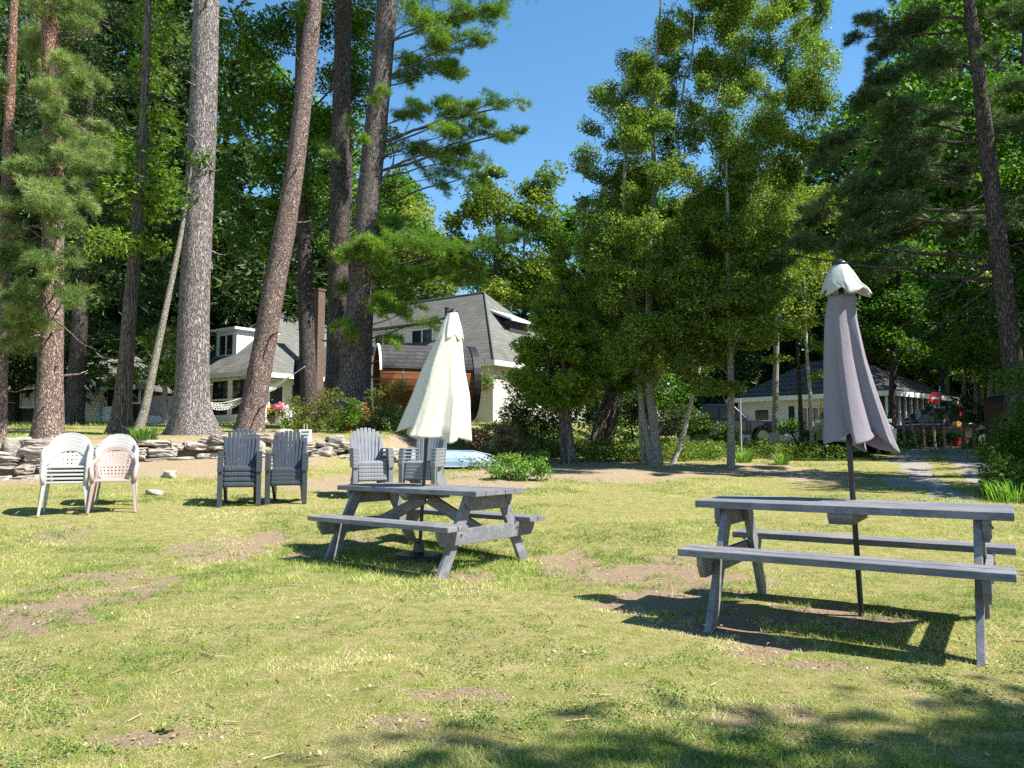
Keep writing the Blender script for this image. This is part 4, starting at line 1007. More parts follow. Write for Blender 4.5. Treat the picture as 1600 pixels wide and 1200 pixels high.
# ================================================================== vehicles
M_tyre = pm('tyre', (.015, .015, .015), rough=.85); M_rim = pm('rim', (.45, .46, .48), rough=.3, metal=.8, bump=0); M_chrome = pm('chrome', (.7, .7, .72), rough=.2, metal=1, bump=0)
M_lamp = pm('lamp_glass', (.75, .76, .78), rough=.12, spec=.7, bump=0); M_red = pm('red_lens', (.35, .01, .01), rough=.2, bump=0)
def vehicle(name, lb, cat, loc, rz, col, kind):
    paint = N(name+'_paint'); paint.base(col); paint.p.inputs['Coat Weight'].default_value = .7; paint = paint.fin(.3, .5)
    t = empty(name, loc, rz, lb, cat); L, W = (5.6, 1.95) if kind == 'pickup' else (4.5, 1.8); wr = .39 if kind == 'pickup' else .33
    wx = (L*.5-.95, -L*.5+1.25)
    if kind == 'pickup':
        low = [(-2.8, .55), (-2.8, 1.08), (-.95, 1.10), (1.15, 1.10), (2.45, 1.03), (2.74, .95), (2.8, .6)]
        cab = [(-.95, 1.10), (-.82, 1.78), (-.70, 1.84), (.45, 1.84), (.60, 1.80), (1.25, 1.12)]
        gl = [[(-.78, 1.18), (-.70, 1.70), (-.10, 1.72), (-.10, 1.18)], [(0, 1.18), (0, 1.72), (.45, 1.72), (.95, 1.20), (.95, 1.18)]]
    else:
        low = [(-2.2, .38), (-2.25, .85), (-1.9, .98), (1.0, .96), (1.9, .82), (2.2, .65), (2.25, .38)]
        cab = [(-1.95, .97), (-1.3, 1.38), (-.9, 1.43), (.1, 1.42), (1.0, .96)]
        gl = [[(-1.5, 1.0), (-1.1, 1.32), (-.45, 1.36), (-.45, 1.0)], [(-.37, 1.0), (-.37, 1.36), (.08, 1.35), (.7, 1.0)]]
    prof = []                                    # sill with wheel arches
    for x in sorted(wx, reverse=True):
        for k in range(9): a = PI*k/8; prof.append((x+(wr+.08)*math.cos(a), .42+(wr+.02)*math.sin(a)*.95+(-.0)))
    body = low+[(low[-1][0]-.05, .38)]+prof+[(low[0][0]+.05, .38)]
    m = MB(); m.prism(body, 'y', -W/2, W/2); m.build('body', paint, t, .05, segs=3)
    m = MB(); n_ = len(cab); V = [(x, -W/2+.06+(.16 if z > 1.2 else 0), z) for x, z in cab]+[(x, W/2-.06-(.16 if z > 1.2 else 0), z) for x, z in cab]
    F = [tuple(range(n_))[::-1], tuple(range(n_, 2*n_))]+[(i, (i+1) % n_, n_+(i+1) % n_, n_+i) for i in range(n_)]; m.add(V, F); m.build('cab', paint, t, .04)
    for s in (-1, 1):
        for q in gl:
            zlo = min(z for _, z in q); m = MB(); P = [(x, s*(W/2-.055-(.16*(z-cab[0][1])/(.68 if kind == 'pickup' else .4))), z) for x, z in q]; P2 = [(x, y+s*.012, z) for x, y, z in P]
            n2 = len(q); m.add(P+P2, [tuple(range(n2))[::-1], tuple(range(n2, 2*n2))]+[(i, (i+1) % n2, n2+(i+1) % n2, n2+i) for i in range(n2)]); m.build('side_window', M_glass, t)
        m = MB(); xh = L/2; m.box(xh-.22, xh+.015, *sorted((s*(W/2-.40), s*(W/2+.012))), (.80 if kind == 'pickup' else .58), (1.0 if kind == 'pickup' else .74)); m.build('headlight', M_lamp, t, .02)
        m = MB(); m.box(-xh-.012, -xh+.12, *sorted((s*(W/2-.16), s*(W/2+.012))), .75, .98 if kind == 'pickup' else .85); m.build('tail_light', M_red, t, .01)
        m = MB(); xm = .95 if kind == 'pickup' else .65; m.box(xm-.06, xm+.06, *sorted((s*(W/2), s*(W/2+.18))), 1.08 if kind == 'pickup' else .95, 1.24 if kind == 'pickup' else 1.06); m.build('mirror', paint, t, .02)
        for x in wx:
            m = MB(); pr = [(wr*.62, -.11), (wr*.95, -.11), (wr, -.07), (wr, .07), (wr*.95, .11), (wr*.62, .11)]; V = []; F = []
            K = 24
            for i in range(K):
                a = 2*PI*i/K
                for rr, yy in pr: V.append((x+rr*math.cos(a), s*(W/2-.12)+yy, wr+rr*math.sin(a)))
            for i in range(K):
                for j in range(6): F.append((i*6+j, ((i+1) % K)*6+j, ((i+1) % K)*6+(j+1) % 6, i*6+(j+1) % 6))
            wh = empty('wheel', (0, 0, 0)); wh.parent = t; m.add(V, F); m.build('tyre', M_tyre, wh, smooth=False)
            m = MB()
            V = [(x+wr*.63*math.cos(2*PI*i/20), s*(W/2-.12)+s*.07, wr+wr*.63*math.sin(2*PI*i/20)) for i in range(20)]; m.add(V+[(p[0], p[1]-s*.12, p[2]) for p in V], [tuple(range(20)), tuple(range(20, 40))]+[(i, (i+1) % 20, 20+(i+1) % 20, 20+i) for i in range(20)])
            for i in range(5): a = 2*PI*i/5; m.bar((x, s*(W/2-.04), wr), (x+wr*.56*math.cos(a), s*(W/2-.04), wr+wr*.56*math.sin(a)), .05, .03, (0, 1, 0))
            m.build('rim', M_rim, wh)
    fz = (.62, 1.0) if kind == 'pickup' else (.45, .68)
    m = MB(); m.box(L/2-.02, L/2+.025, -W/2+.42, W/2-.42, *fz); m.build('grille', M_tyre, t, .01)
    for z in np.linspace(fz[0]+.06, fz[1]-.06, 3): m = MB(); m.box(L/2+.026, L/2+.04, -W/2+.43, W/2-.43, z-.02, z+.02); m.build('grille_bar', M_chrome, t)
    for s in (-1, 1): m = MB(); m.box(*sorted((s*(L/2-.05), s*(L/2+.11))), -W/2+.02, W/2-.02, .42, .60); m.build('bumper', M_chrome if kind == 'pickup' else paint, t, .03)
    m = MB(); f = cab; a, b = (f[-1], f[-2]); m.add([(a[0]-.02+.03, -W/2+.14, a[1]+.06), (a[0]-.02+.03, W/2-.14, a[1]+.06), (b[0]+.05, W/2-.28, b[1]-.06), (b[0]+.05, -W/2+.28, b[1]-.06)], [(0, 1, 2, 3)]); m.build('windscreen', M_glass, t, solid=.01)
    return t
b = GD(1130, 36); b.z = 1.15+ (695-688)*36/FPX; b.z = max(b.z, hz(b.x, b.y))
q = PY(1130, 632, 36); vehicle('pickup_truck', 'navy pickup truck facing right beyond the birches', 'truck', (q.x-.2, 36, q.z-1.86), -.22, (.003, .005, .03), 'pickup')
q = PY(1327, 655, 24.2); vehicle('parked_car', 'pale green white car mostly hidden behind the taupe umbrella', 'car', (q.x, 24.2, hz(q.x, 24.2)), PI+1.3, (.55, .66, .62), 'car')
q = PY(1424, 641, 35.5); vehicle('dark_pickup', 'dark navy pickup truck parked in front of the screened porch', 'truck', (q.x+1.2, 35.6, max(q.z-1.86, hz(q.x, 35.6)-.1)), PI-.1, (.008, .012, .045), 'pickup')
# ================================================================== posts, signs, small far things at the right
M_post = pm('grey_post', (.36, .32, .28), (.26, .23, .20), stretch=(3, 3, .6), rough=.9, bump=.4)
for i, (px, ty, lean, lb) in enumerate(((1413, 650, .0, 'grey fence post left of the leaning post'), (1433, 648, .22, 'leaning grey fence post in front of the porch'), (1444, 651, .02, 'reddish fence post right of the leaning post'), (1476, 651, 0, 'thin grey fence post beside the red oval sign'), (1461, 652, .05, 'fence post in the middle of the row'))):
    Y = 31; b = GD(px, Y); h = PY(px, ty, Y).z-b.z; m = MB(); m.tube([(0, 0, -.2), (-lean*h*.5, 0, h*.5), (-lean*h, 0, h)], [.06, .055, .045], 7); o = m.build('fence_post', M_post if i != 2 else pm('red_post', (.42, .22, .17))); o.location = b; tag(o, lb, 'post', 'rustic posts along the drive')
b = GD(1158, 20.5); h = PY(1156, 622, 20.5).z-b.z; m = MB(); m.tube([(0, 0, -.2), (0, 0, h)], .022, 8); o = m.build('metal_pole', pm('steel_pole', (.42, .45, .47), rough=.4)); o.location = b; tag(o, 'slim bare metal pole right of the straight young trunk', 'pole')
b = GD(1272, 24); m = MB(); top = PY(1284, 625, 24)-b; m.bar((0, 0, -.1), top, .06, .03); o = m.build('yellow_stake', pm('yellow_paint', (.62, .55, .04))); o.location = b; tag(o, 'tall yellow marker stake leaning beside the pale car', 'stake')
q = PY(1210, 683, 24.5); t = empty('board_sign', GD(1210, 24.5), -.15, 'small lilac grey board standing in the plants under the bungalow', 'board'); m = MB(); zz = q.z-t.location.z; m.box(-.17, .17, -.015, .015, zz-.13, zz+.13); m.build('panel', pm('lilac_board', (.45, .42, .52)), t); m = MB(); m.box(-.02, .02, .016, .04, -.2, zz+.1); m.build('stake', M_post, t)
# red road sign with a pale bar on its post
b = GD(1464, 40); q = PY(1464, 622, 40); t = empty('road_sign', b, 0, 'red road sign with a pale bar standing beside the porch', 'sign'); h = q.z-b.z; s = 10*40/FPX
m = MB(); m.prism([(s*math.cos(PI/8+k*PI/4), h+s*math.sin(PI/8+k*PI/4)) for k in range(8)], 'y', -.02, 0); m.build('plate', pm('sign_red', (.62, .03, .04), rough=.35, bump=0), t)
m = MB(); m.box(-s*.6, s*.6, -.026, -.022, h-s*.18, h+s*.16); m.build('bar', M_white, t); m = MB(); m.tube([(0, .03, -.2), (0, .03, h+s*.5)], .03, 6); m.build('post', M_post, t)
b = GD(1486, 31.5); q = PY(1486, 656, 31.5); t = empty('oval_sign', b, .1, 'oval red sign with white edge on the dark trailer', 'sign'); h = q.z-b.z
def oval(rx, rz, y0, y1): return [(rx*math.cos(2*PI*k/24), h+rz*math.sin(2*PI*k/24)) for k in range(24)]
m = MB(); m.prism(oval(.20, .13, 0, 0), 'y', -.02, 0); m.build('rim', M_white, t); m = MB(); m.prism(oval(.165, .10, 0, 0), 'y', -.03, -.022); m.build('face', pm('sign_red2', (.42, .03, .08), bump=0), t); m = MB(); m.box(-.12, .12, -.036, -.032, h-.015, h+.02); m.build('bar', pm('sign_pink', (.7, .5, .55), bump=0), t); m = MB(); m.box(-.03, .03, .002, .05, -.2, h+.1); m.build('post', M_post, t)
b = GD(1462, 33.5); t = empty('utility_trailer', b, -.05, 'low black trailer with a box bed behind the row of posts', 'trailer')
m = MB(); m.box(-.9, .8, -.6, .6, .40, .85); m.build('bed', M_pole, t, .02); m = MB(); m.box(-1.5, -.9, -.04, .04, .36, .42); m.build('drawbar', M_pole, t)
for s in (-1, 1): m = MB(); m.tube([(0, s*.62-.07, .26), (0, s*.62+.07, .26)], .27, 18); m.build('wheel', M_tyre, t)
b = GD(1499, 34); t = empty('red_umbrella', b, 0, 'closed red umbrella on a red stand beyond the drive', 'umbrella')
c_ = canopy(34, [(628, 1499, 1.5), (636, 1499, 4), (648, 1500, 5.5), (653, 1500, 5)], 6, 5, o0=b); m = MB(); m.add(*c_); m.build('canopy', fabric('red_cloth', (.62, .02, .05), .2), t, smooth=True)
z1 = PY(1499, 660, 34).z-b.z; m = MB(); m.tube([(0, 0, 0), (0, 0, PY(1499, 627, 34).z-b.z)], .025, 6); m.build('pole', M_white, t)
m = MB(); m.box(-.17, .17, -.17, .17, z1-.14, z1+.04); m.build('yellow_box', pm('yellow_paint2', (.75, .6, .1)), t); m = MB(); m.box(-.2, .2, -.2, .2, -.1, z1-.15); m.build('red_base', pm('red_paint', (.5, .03, .02)), t, .02)
q = PY(1568, 655, 25); b = GD(1568, 25); t = empty('garden_shed', b, .2, 'small dark brown wooden hut half hidden by the right bushes', 'shed'); h = PY(1568, 628, 25).z-b.z
m = MB(); m.box(-.30, .5, -.4, .4, -.2, h); m.build('wall', pm('brown_board', (.10, .06, .045), stretch=(5, 5, .5)), t); m = MB(); m.prism([(-.42, h), (.62, h), (.1, h+.22)], 'y', -.5, .5); m.build('roof', M_pole, t)
# ================================================================== trees
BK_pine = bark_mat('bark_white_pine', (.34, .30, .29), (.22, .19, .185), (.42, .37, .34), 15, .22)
BK_pine2 = bark_mat('bark_shaded_pine', (.20, .17, .165), (.13, .11, .105), (.27, .24, .22), 15, .22)  # darker copy of the pine bark, with shade put into the colour
BK_red = bark_mat('bark_red_pine', (.33, .24, .205), (.23, .16, .135), (.44, .36, .31), 13, .4, upcol=((.34, .17, .10), 4.6, 6.8))
BK_lean = bark_mat('bark_flaky', (.33, .235, .20), (.20, .13, .11), (.50, .43, .40), 15, .5, 1.0)
BK_dark = bark_mat('bark_dark', (.15, .12, .11), (.085, .068, .062), (.21, .18, .165), 18, .2)
BK_cedar = bark_mat('bark_cedar', (.27, .22, .19), (.17, .13, .11), (.36, .31, .27), 22, .07)
BK_birch = bark_mat('bark_birch', (.58, .55, .49), (.44, .40, .35), (.68, .65, .60), 5, 2.5, .3)
BK_grey = bark_mat('bark_grey', (.36, .33, .28), (.26, .23, .19), (.46, .43, .37), 16, .6, .5)
LF_pine = leaf_mat('needles_green', (.03, .075, .012), (.14, .26, .035), (.36, .48, .09), .4, .45, .4)
LF_pineg = leaf_mat('needles_olive', (.05, .09, .03), (.17, .25, .075), (.42, .48, .20), .34, .45, .4)
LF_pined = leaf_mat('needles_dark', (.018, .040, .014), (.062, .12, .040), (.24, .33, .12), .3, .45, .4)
LF_maple = leaf_mat('leaves_maple', (.018, .055, .010), (.075, .17, .022), (.23, .36, .05), .42, .5, .25)
LF_young = leaf_mat('leaves_young', (.04, .08, .012), (.12, .20, .030), (.30, .36, .07), .40, .5, .3)
LF_birch = leaf_mat('leaves_birch', (.03, .08, .012), (.14, .23, .035), (.38, .43, .10), .42, .45, .3)
LF_yel = leaf_mat('leaves_yellowing', (.05, .10, .015), (.19, .27, .035), (.48, .40, .05), .40, .5, .3)
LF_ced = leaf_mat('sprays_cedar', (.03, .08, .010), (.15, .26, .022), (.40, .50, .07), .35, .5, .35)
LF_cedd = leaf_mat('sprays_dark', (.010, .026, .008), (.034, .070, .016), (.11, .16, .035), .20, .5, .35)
def T(name, label, Y, path, blobs, kind, lm, bm, seed, **k):
    k.setdefault('cat', 'tree'); cat = k.pop('cat'); st = [pxpath(Y, s_) for s_ in k.pop('pxstems', [])]
    dead = [(PY(*a, Y+d_), PY(*b, Y+d_+e_), r) for a, b, d_, e_, r in k.pop('pxdead', [])]
    return make_tree(name, label, cat, pxpath(Y, path), pxblobs(Y, blobs), kind, lm, bm, seed, stems=st, dead=dead, **k)
# ---- left group behind the wall
T('pine_tree', 'slim reddish pine at the far left edge of the lawn', 15.8, [(0, 690, 18), (5, 500, 17), (12, 250, 15), (22, 0, 12), (26, -200, 9)],
  [(-30, 300, 40, 40), (10, 130, 45, 40), (-20, 430, 40, 50, -1)], 'pine', LF_pineg, BK_red, 3, size=.15, dens=.9, flare=.3)
T('pine_tree', 'stout red barked pine behind the left end of the stone wall', 16.6, [(75, 690, 46), (78, 600, 38), (81, 480, 34), (83, 330, 31), (82, 180, 29), (78, 0, 26), (74, -260, 18)],
  [(100, 222, 62, 26), (60, 250, 40, 22, -1), (105, 100, 50, 34, -.8), (130, 130, 30, 30, .8), (60, 60, 40, 30, .8), (75, 318, 60, 26, -1.2), (25, 415, 55, 38, -1.5), (95, 405, 48, 32, -1.6), (110, 450, 42, 26, -1.4), (10, 480, 45, 42, -.5), (35, 545, 38, 30, .5), (130, 300, 34, 20, 1),
   (20, 340, 40, 30, -1), (90, 190, 50, 20, -1.2), (110, 250, 44, 24, -1), (75, 290, 44, 24, -1.2), (90, 350, 34, 18, -1.2), (60, 445, 44, 26, -1.5), (30, 500, 50, 34, -1.2), (120, 200, 40, 22, .5), (150, 240, 26, 18), (90, 140, 40, 22, -1), (90, 10, 60, 36), (60, -150, 90, 60), (100, -320, 110, 70)], 'pine', LF_pineg, BK_red, 4, size=.17, dens=1.7, spread=.95,
  pxdead=[((85, 500), (150, 546), -.5, -.6, .02), ((85, 490), (40, 560), -.4, -.4, .018), ((95, 180), (150, 215), -.3, -.8, .025), ((60, 270), (0, 262), -.3, -.6, .03), ((100, 60), (160, 30), -.3, -.6, .02)])
T('cedar_tree', 'shaggy brown cedar trunk between the stout pine and the biggest pine', 19.2, [(188, 682, 36), (194, 600, 25), (203, 480, 21), (212, 380, 18), (224, 200, 14), (232, 0, 9), (238, -120, 4)],
  [(200, 318, 62, 40), (170, 370, 45, 32, -.8), (235, 200, 42, 45), (262, 110, 34, 45, .5), (225, 60, 46, 40, .6), (250, 280, 36, 40, .6), (185, 240, 40, 36, -.5), (240, 385, 34, 26), (160, 300, 30, 24, 1), (235, -30, 34, 50)], 'cedar', LF_ced, BK_cedar, 6, size=.13, dens=1.1, flare=.8)
T('leaning_tree', 'thin pale trunk leaning right in front of the wooden fence', 18.2, [(214, 686, 17), (228, 632, 13), (245, 550, 11), (266, 450, 9), (284, 360, 7), (300, 260, 4)], [(296, 300, 22, 26), (306, 240, 22, 26)], 'leaf', LF_maple, BK_grey, 7, size=.09, dens=.6, flare=.6)
T('pine_tree', 'biggest grey barked pine trunk just left of the slate chair stacks', 18.5, [(302, 684, 62), (300, 620, 52), (303, 500, 47), (309, 350, 44), (317, 180, 42), (323, 0, 39), (330, -300, 30)],
  [(250, -330, 120, 70), (400, -360, 120, 70), (330, -470, 150, 80), (320, -300, 90, 60, 2)], 'pine', LF_pine, BK_pine, 8, size=.2, dens=.7, sides=28, flare=1.0, bump=.07)  # whole crown is unseen above the frame, added for its shading
T('pine_tree', 'bare reddish flaky trunk leaning right behind the taller slate stack', 20.2, [(388, 673, 44), (398, 620, 38), (412, 540, 35), (432, 430, 33), (452, 320, 31), (473, 165, 28), (492, 0, 24), (506, -160, 18)],
  [(520, -250, 70, 50)], 'pine', LF_pine, BK_lean, 9, size=.18, dens=.8, sides=22, flare=.35, bump=.14, pxdead=[((484, 60), (520, 10), 0, -.4, .02), ((478, 120), (450, 60), 0, -.3, .015), ((462, 240), (490, 225), 0, -.2, .014)])
T('maple_tree', 'tall leafy maple with pale mossy trunk beside the black umbrella', 27, [(486, 650, 30), (481, 580, 26), (477, 430, 23), (472, 250, 20), (470, 90, 17), (480, -80, 12)],
  [(385, 55, 55, 48), (365, 175, 46, 46), (352, 290, 30, 40), (372, 380, 34, 30), (430, 400, 40, 28), (435, 150, 50, 46), (415, 265, 42, 42), (520, 95, 55, 50), (535, 215, 50, 48), (500, 320, 50, 42), (570, 335, 46, 34), (615, 300, 30, 34), (640, 365, 38, 24), (440, 30, 50, 36), (480, 210, 44, 40, 1), (600, 395, 40, 28), (395, 330, 28, 26, 1), (560, 140, 40, 40), (610, 230, 26, 30), (500, 10, 60, 36), (450, 330, 40, 30), (560, 40, 40, 40), (340, 110, 24, 30), (350, 30, 34, 30), (540, 400, 40, 30)],
  'leaf', LF_maple, BK_dark, 10, size=.12, dens=1.15, per=22, pxdead=[((474, 420), (372, 345), 0, 0, .05), ((470, 300), (400, 200), 0, 0, .06), ((476, 180), (560, 90), 0, 0, .05)])
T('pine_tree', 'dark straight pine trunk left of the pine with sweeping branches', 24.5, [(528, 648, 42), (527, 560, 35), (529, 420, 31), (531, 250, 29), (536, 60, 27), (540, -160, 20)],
  [(500, 20, 46, 30, -1), (560, -40, 60, 40), (520, -200, 100, 60), (560, -340, 110, 60), (510, 232, 22, 10, -.8), (545, 190, 20, 9, -.8)], 'pine', LF_pine, BK_dark, 12, size=.16, dens=1)  # dark bark colour carries the shade on this trunk
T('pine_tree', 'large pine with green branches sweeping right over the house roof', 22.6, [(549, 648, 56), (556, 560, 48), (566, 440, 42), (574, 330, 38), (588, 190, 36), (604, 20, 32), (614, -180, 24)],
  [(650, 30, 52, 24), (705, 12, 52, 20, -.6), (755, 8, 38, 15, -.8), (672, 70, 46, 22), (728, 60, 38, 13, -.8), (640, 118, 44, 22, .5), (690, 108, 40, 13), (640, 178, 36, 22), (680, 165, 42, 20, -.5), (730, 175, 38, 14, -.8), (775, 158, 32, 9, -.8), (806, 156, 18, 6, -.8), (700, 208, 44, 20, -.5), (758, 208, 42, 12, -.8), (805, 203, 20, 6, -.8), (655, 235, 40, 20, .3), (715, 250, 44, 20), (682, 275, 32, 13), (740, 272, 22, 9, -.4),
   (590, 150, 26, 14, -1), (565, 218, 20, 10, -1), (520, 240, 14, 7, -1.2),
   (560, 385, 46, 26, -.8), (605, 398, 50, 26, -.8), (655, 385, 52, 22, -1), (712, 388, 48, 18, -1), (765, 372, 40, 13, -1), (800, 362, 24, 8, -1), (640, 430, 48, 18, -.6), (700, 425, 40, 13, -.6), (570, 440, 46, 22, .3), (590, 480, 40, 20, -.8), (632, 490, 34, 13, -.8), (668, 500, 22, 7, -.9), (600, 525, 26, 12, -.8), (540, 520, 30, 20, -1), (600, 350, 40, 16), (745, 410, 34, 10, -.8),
   (640, -90, 120, 50, 1), (560, -180, 130, 60), (680, -200, 130, 60, 2), (720, -110, 120, 44, 3), (610, -120, 150, 50, 4), (770, -170, 120, 60, 5), (560, -130, 140, 50, 5), (700, -260, 150, 60, 6)], 'pine', LF_pine, BK_pine2, 13, size=.19, dens=1.7, sides=24, flare=.5, spread=.7,  # unseen high crown masses, added to throw shade on the terrace
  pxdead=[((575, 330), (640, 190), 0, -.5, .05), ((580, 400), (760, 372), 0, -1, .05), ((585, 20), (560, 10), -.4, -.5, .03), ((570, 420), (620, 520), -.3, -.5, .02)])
# ---- middle
c = G(890, 724)
rc = random.Random(9); CONE = [(874, 372, 6, 12, 0), (874, 386, 8, 10, 0)]
for k_ in range(17):
    py_ = 392+k_*14.2; w_ = float(np.interp(py_, [380, 440, 500, 560, 600, 622], [8, 34, 56, 74, 70, 50])); cx_ = 874+(py_-380)*.01+rc.uniform(-4, 4)
    for j_ in range(3+k_//2):
        a_ = rc.uniform(0, 2*PI); q_ = rc.uniform(.35, .85)
        CONE.append((cx_+w_*q_*math.cos(a_), py_+w_*q_*.16+rc.uniform(-4, 4), w_*.26+5, 8+w_*.07, w_*q_*math.sin(a_)*c.y/FPX*.9))
CONE += [(930, 560, 30, 18), (945, 585, 26, 14), (815, 588, 20, 12)]
T('cedar_tree', 'young green cedar with split pale trunk right of the cream house', c.y, [(893, 726, 20), (888, 680, 15), (884, 620, 12), (880, 520, 9), (876, 420, 5), (874, 365, 2)],
  CONE,
  'cedar', LF_ced, BK_cedar, 20, size=.115, dens=2.6, pxstems=[[(882, 724, 12), (878, 680, 10), (879, 620, 9), (884, 540, 5)]], twigs=.15)
c = G(938, 709)
T('cedar_tree', 'clump of leaning shaggy cedar trunks under the dark crown', c.y+.3, [(930, 710, 17), (945, 650, 14), (960, 595, 12), (975, 500, 9), (985, 400, 5)],
  [(985, 395, 38, 34), (960, 440, 48, 30), (1010, 440, 44, 34), (970, 495, 56, 30), (1020, 505, 44, 32), (945, 545, 50, 24), (1000, 560, 52, 26), (955, 590, 44, 18), (1030, 570, 30, 24), (930, 400, 34, 34, 1), (1000, 600, 34, 14), (925, 470, 34, 26, 1)],
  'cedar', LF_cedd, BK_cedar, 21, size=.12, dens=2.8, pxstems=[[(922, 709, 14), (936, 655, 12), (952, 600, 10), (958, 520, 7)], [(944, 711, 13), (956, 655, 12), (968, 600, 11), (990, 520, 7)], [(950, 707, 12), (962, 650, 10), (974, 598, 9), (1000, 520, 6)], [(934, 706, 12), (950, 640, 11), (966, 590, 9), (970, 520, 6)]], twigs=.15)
c = G(1024, 727)
def inpoly(x, y, P):
    r_ = False; j = len(P)-1
    for i in range(len(P)):
        if (P[i][1] > y) != (P[j][1] > y) and x < (P[j][0]-P[i][0])*(y-P[i][1])/(P[j][1]-P[i][1])+P[i][0]: r_ = not r_
        j = i
    return r_
def fill(P, step, rx, ry, seed, dmax=(-1, 1)):
    r_ = random.Random(seed); out = []; xs = [p[0] for p in P]; ys = [p[1] for p in P]; y = min(ys)
    while y < max(ys):
        x = min(xs)+r_.uniform(0, step)
        while x < max(xs):
            X, Y_ = x+r_.uniform(-.45, .45)*step, y+r_.uniform(-.45, .45)*step
            if inpoly(X, Y_, P): f = r_.uniform(.65, 1.25); out.append((X, Y_, rx*f, ry*f*r_.uniform(.8, 1.2), r_.uniform(*dmax)))
            x += step
        y += step*.8
    return out
BIRCHB = fill([(940, 330), (1065, 330), (1085, 590), (955, 605)], 40, 28, 24, 25, (-1.3, -.4))+fill([(960, 150), (1040, 100), (1050, 330), (960, 330)], 50, 24, 22, 26, (-1.0, -.3))+fill([(900, 380), (1050, 380), (1070, 600), (960, 600), (900, 480)], 44, 30, 26, 15, (.2, 3.5))+fill([(955, 80), (985, 45), (1010, 60), (1030, 100), (1035, 0), (1050, -120), (1200, -140), (1270, -40), (1285, 30), (1300, 90), (1305, 160), (1290, 230), (1250, 260), (1235, 300), (1230, 400), (1200, 500), (1090, 560), (1000, 560), (930, 480), (905, 400), (885, 300), (900, 260), (925, 235), (915, 180), (935, 140)], 38, 30, 29, 5, (-1.2, 3.2))
T('birch_tree', 'tall airy birch with pale upper limbs reaching over the middle', c.y, [(1026, 727, 22), (1021, 660, 15), (1013, 590, 12), (1014, 450, 10), (1022, 300, 8), (1020, 170, 6), (1030, 40, 4), (1036, -60, 2)],
  BIRCHB,
  'birch', LF_birch, BK_grey, 22, size=.062, dens=.95, sides=14, pxstems=[[(1020, 726, 16), (1006, 660, 11), (1000, 610, 9), (985, 450, 8), (975, 300, 6), (985, 150, 4)], [(1004, 722, 6), (1000, 670, 5), (1001, 600, 4), (1005, 520, 3)]], twigs=.4,
  pxdead=[((1018, 330), (1060, 180), 0, .3, .05), ((1060, 180), (1085, 20), .3, .3, .035), ((1020, 300), (1110, 180), 0, .5, .05), ((1110, 180), (1160, 40), .5, .5, .035), ((1110, 185), (1200, 172), .5, .2, .035), ((1200, 172), (1260, 190), .2, 0, .022), ((1022, 250), (1008, 150), -.3, -.3, .03)])
c = G(1052, 724)
T('leaning_sapling', 'thin pale bare sapling leaning right beside the birch', c.y, [(1051, 724, 10), (1066, 685, 8), (1082, 620, 6.5), (1096, 560, 4.5), (1101, 520, 3)], [(1100, 520, 20, 16)], 'leaf', LF_young, BK_birch, 23, size=.07, dens=.5, flare=.2)
c = G(1142, 731)
T('maple_tree', 'straight young maple trunk with layered light green leaves', c.y, [(1142, 731, 13), (1142, 650, 11), (1141, 540, 9.5), (1138, 420, 8), (1137, 330, 6), (1135, 250, 3)],
  [(1080, 470, 40, 22), (1130, 440, 44, 20), (1185, 420, 42, 20), (1095, 520, 38, 18), (1200, 470, 48, 20), (1150, 490, 36, 16), (1175, 530, 44, 16), (1110, 560, 36, 16), (1235, 440, 34, 18, 1), (1130, 385, 52, 22), (1080, 600, 34, 15), (1110, 480, 46, 22, -.6), (1160, 510, 50, 22, -.7), (1070, 520, 40, 22), (1120, 600, 34, 16, -.4), (1060, 450, 40, 24), (1170, 450, 50, 24, -.7), (1195, 375, 44, 20), (1160, 345, 38, 18), (1100, 345, 38, 20), (1140, 300, 30, 20), (1235, 500, 36, 15), (1070, 420, 30, 22), (1060, 560, 24, 16)],
  'leaf', LF_young, BK_grey, 24, size=.085, dens=1.35, per=18, twigs=.2)
T('birch_sapling', 'left one of the two slim saplings in front of the bungalow windows', 24, [(1253, 694, 7), (1250, 620, 6), (1246, 540, 5), (1240, 440, 3)], [(1240, 520, 34, 14), (1225, 560, 28, 10), (1250, 470, 30, 16), (1235, 420, 30, 18)], 'leaf', LF_young, BK_dark, 25, size=.09, dens=.75, flare=.2)
T('birch_sapling', 'right one of the two slim saplings in front of the bungalow windows', 23.5, [(1270, 694, 8), (1266, 620, 6), (1260, 540, 5), (1256, 430, 3)], [(1272, 590, 22, 13), (1280, 540, 26, 16), (1268, 480, 30, 18), (1280, 430, 28, 20)], 'leaf', LF_yel, BK_birch, 26, size=.085, dens=.6, flare=.2)
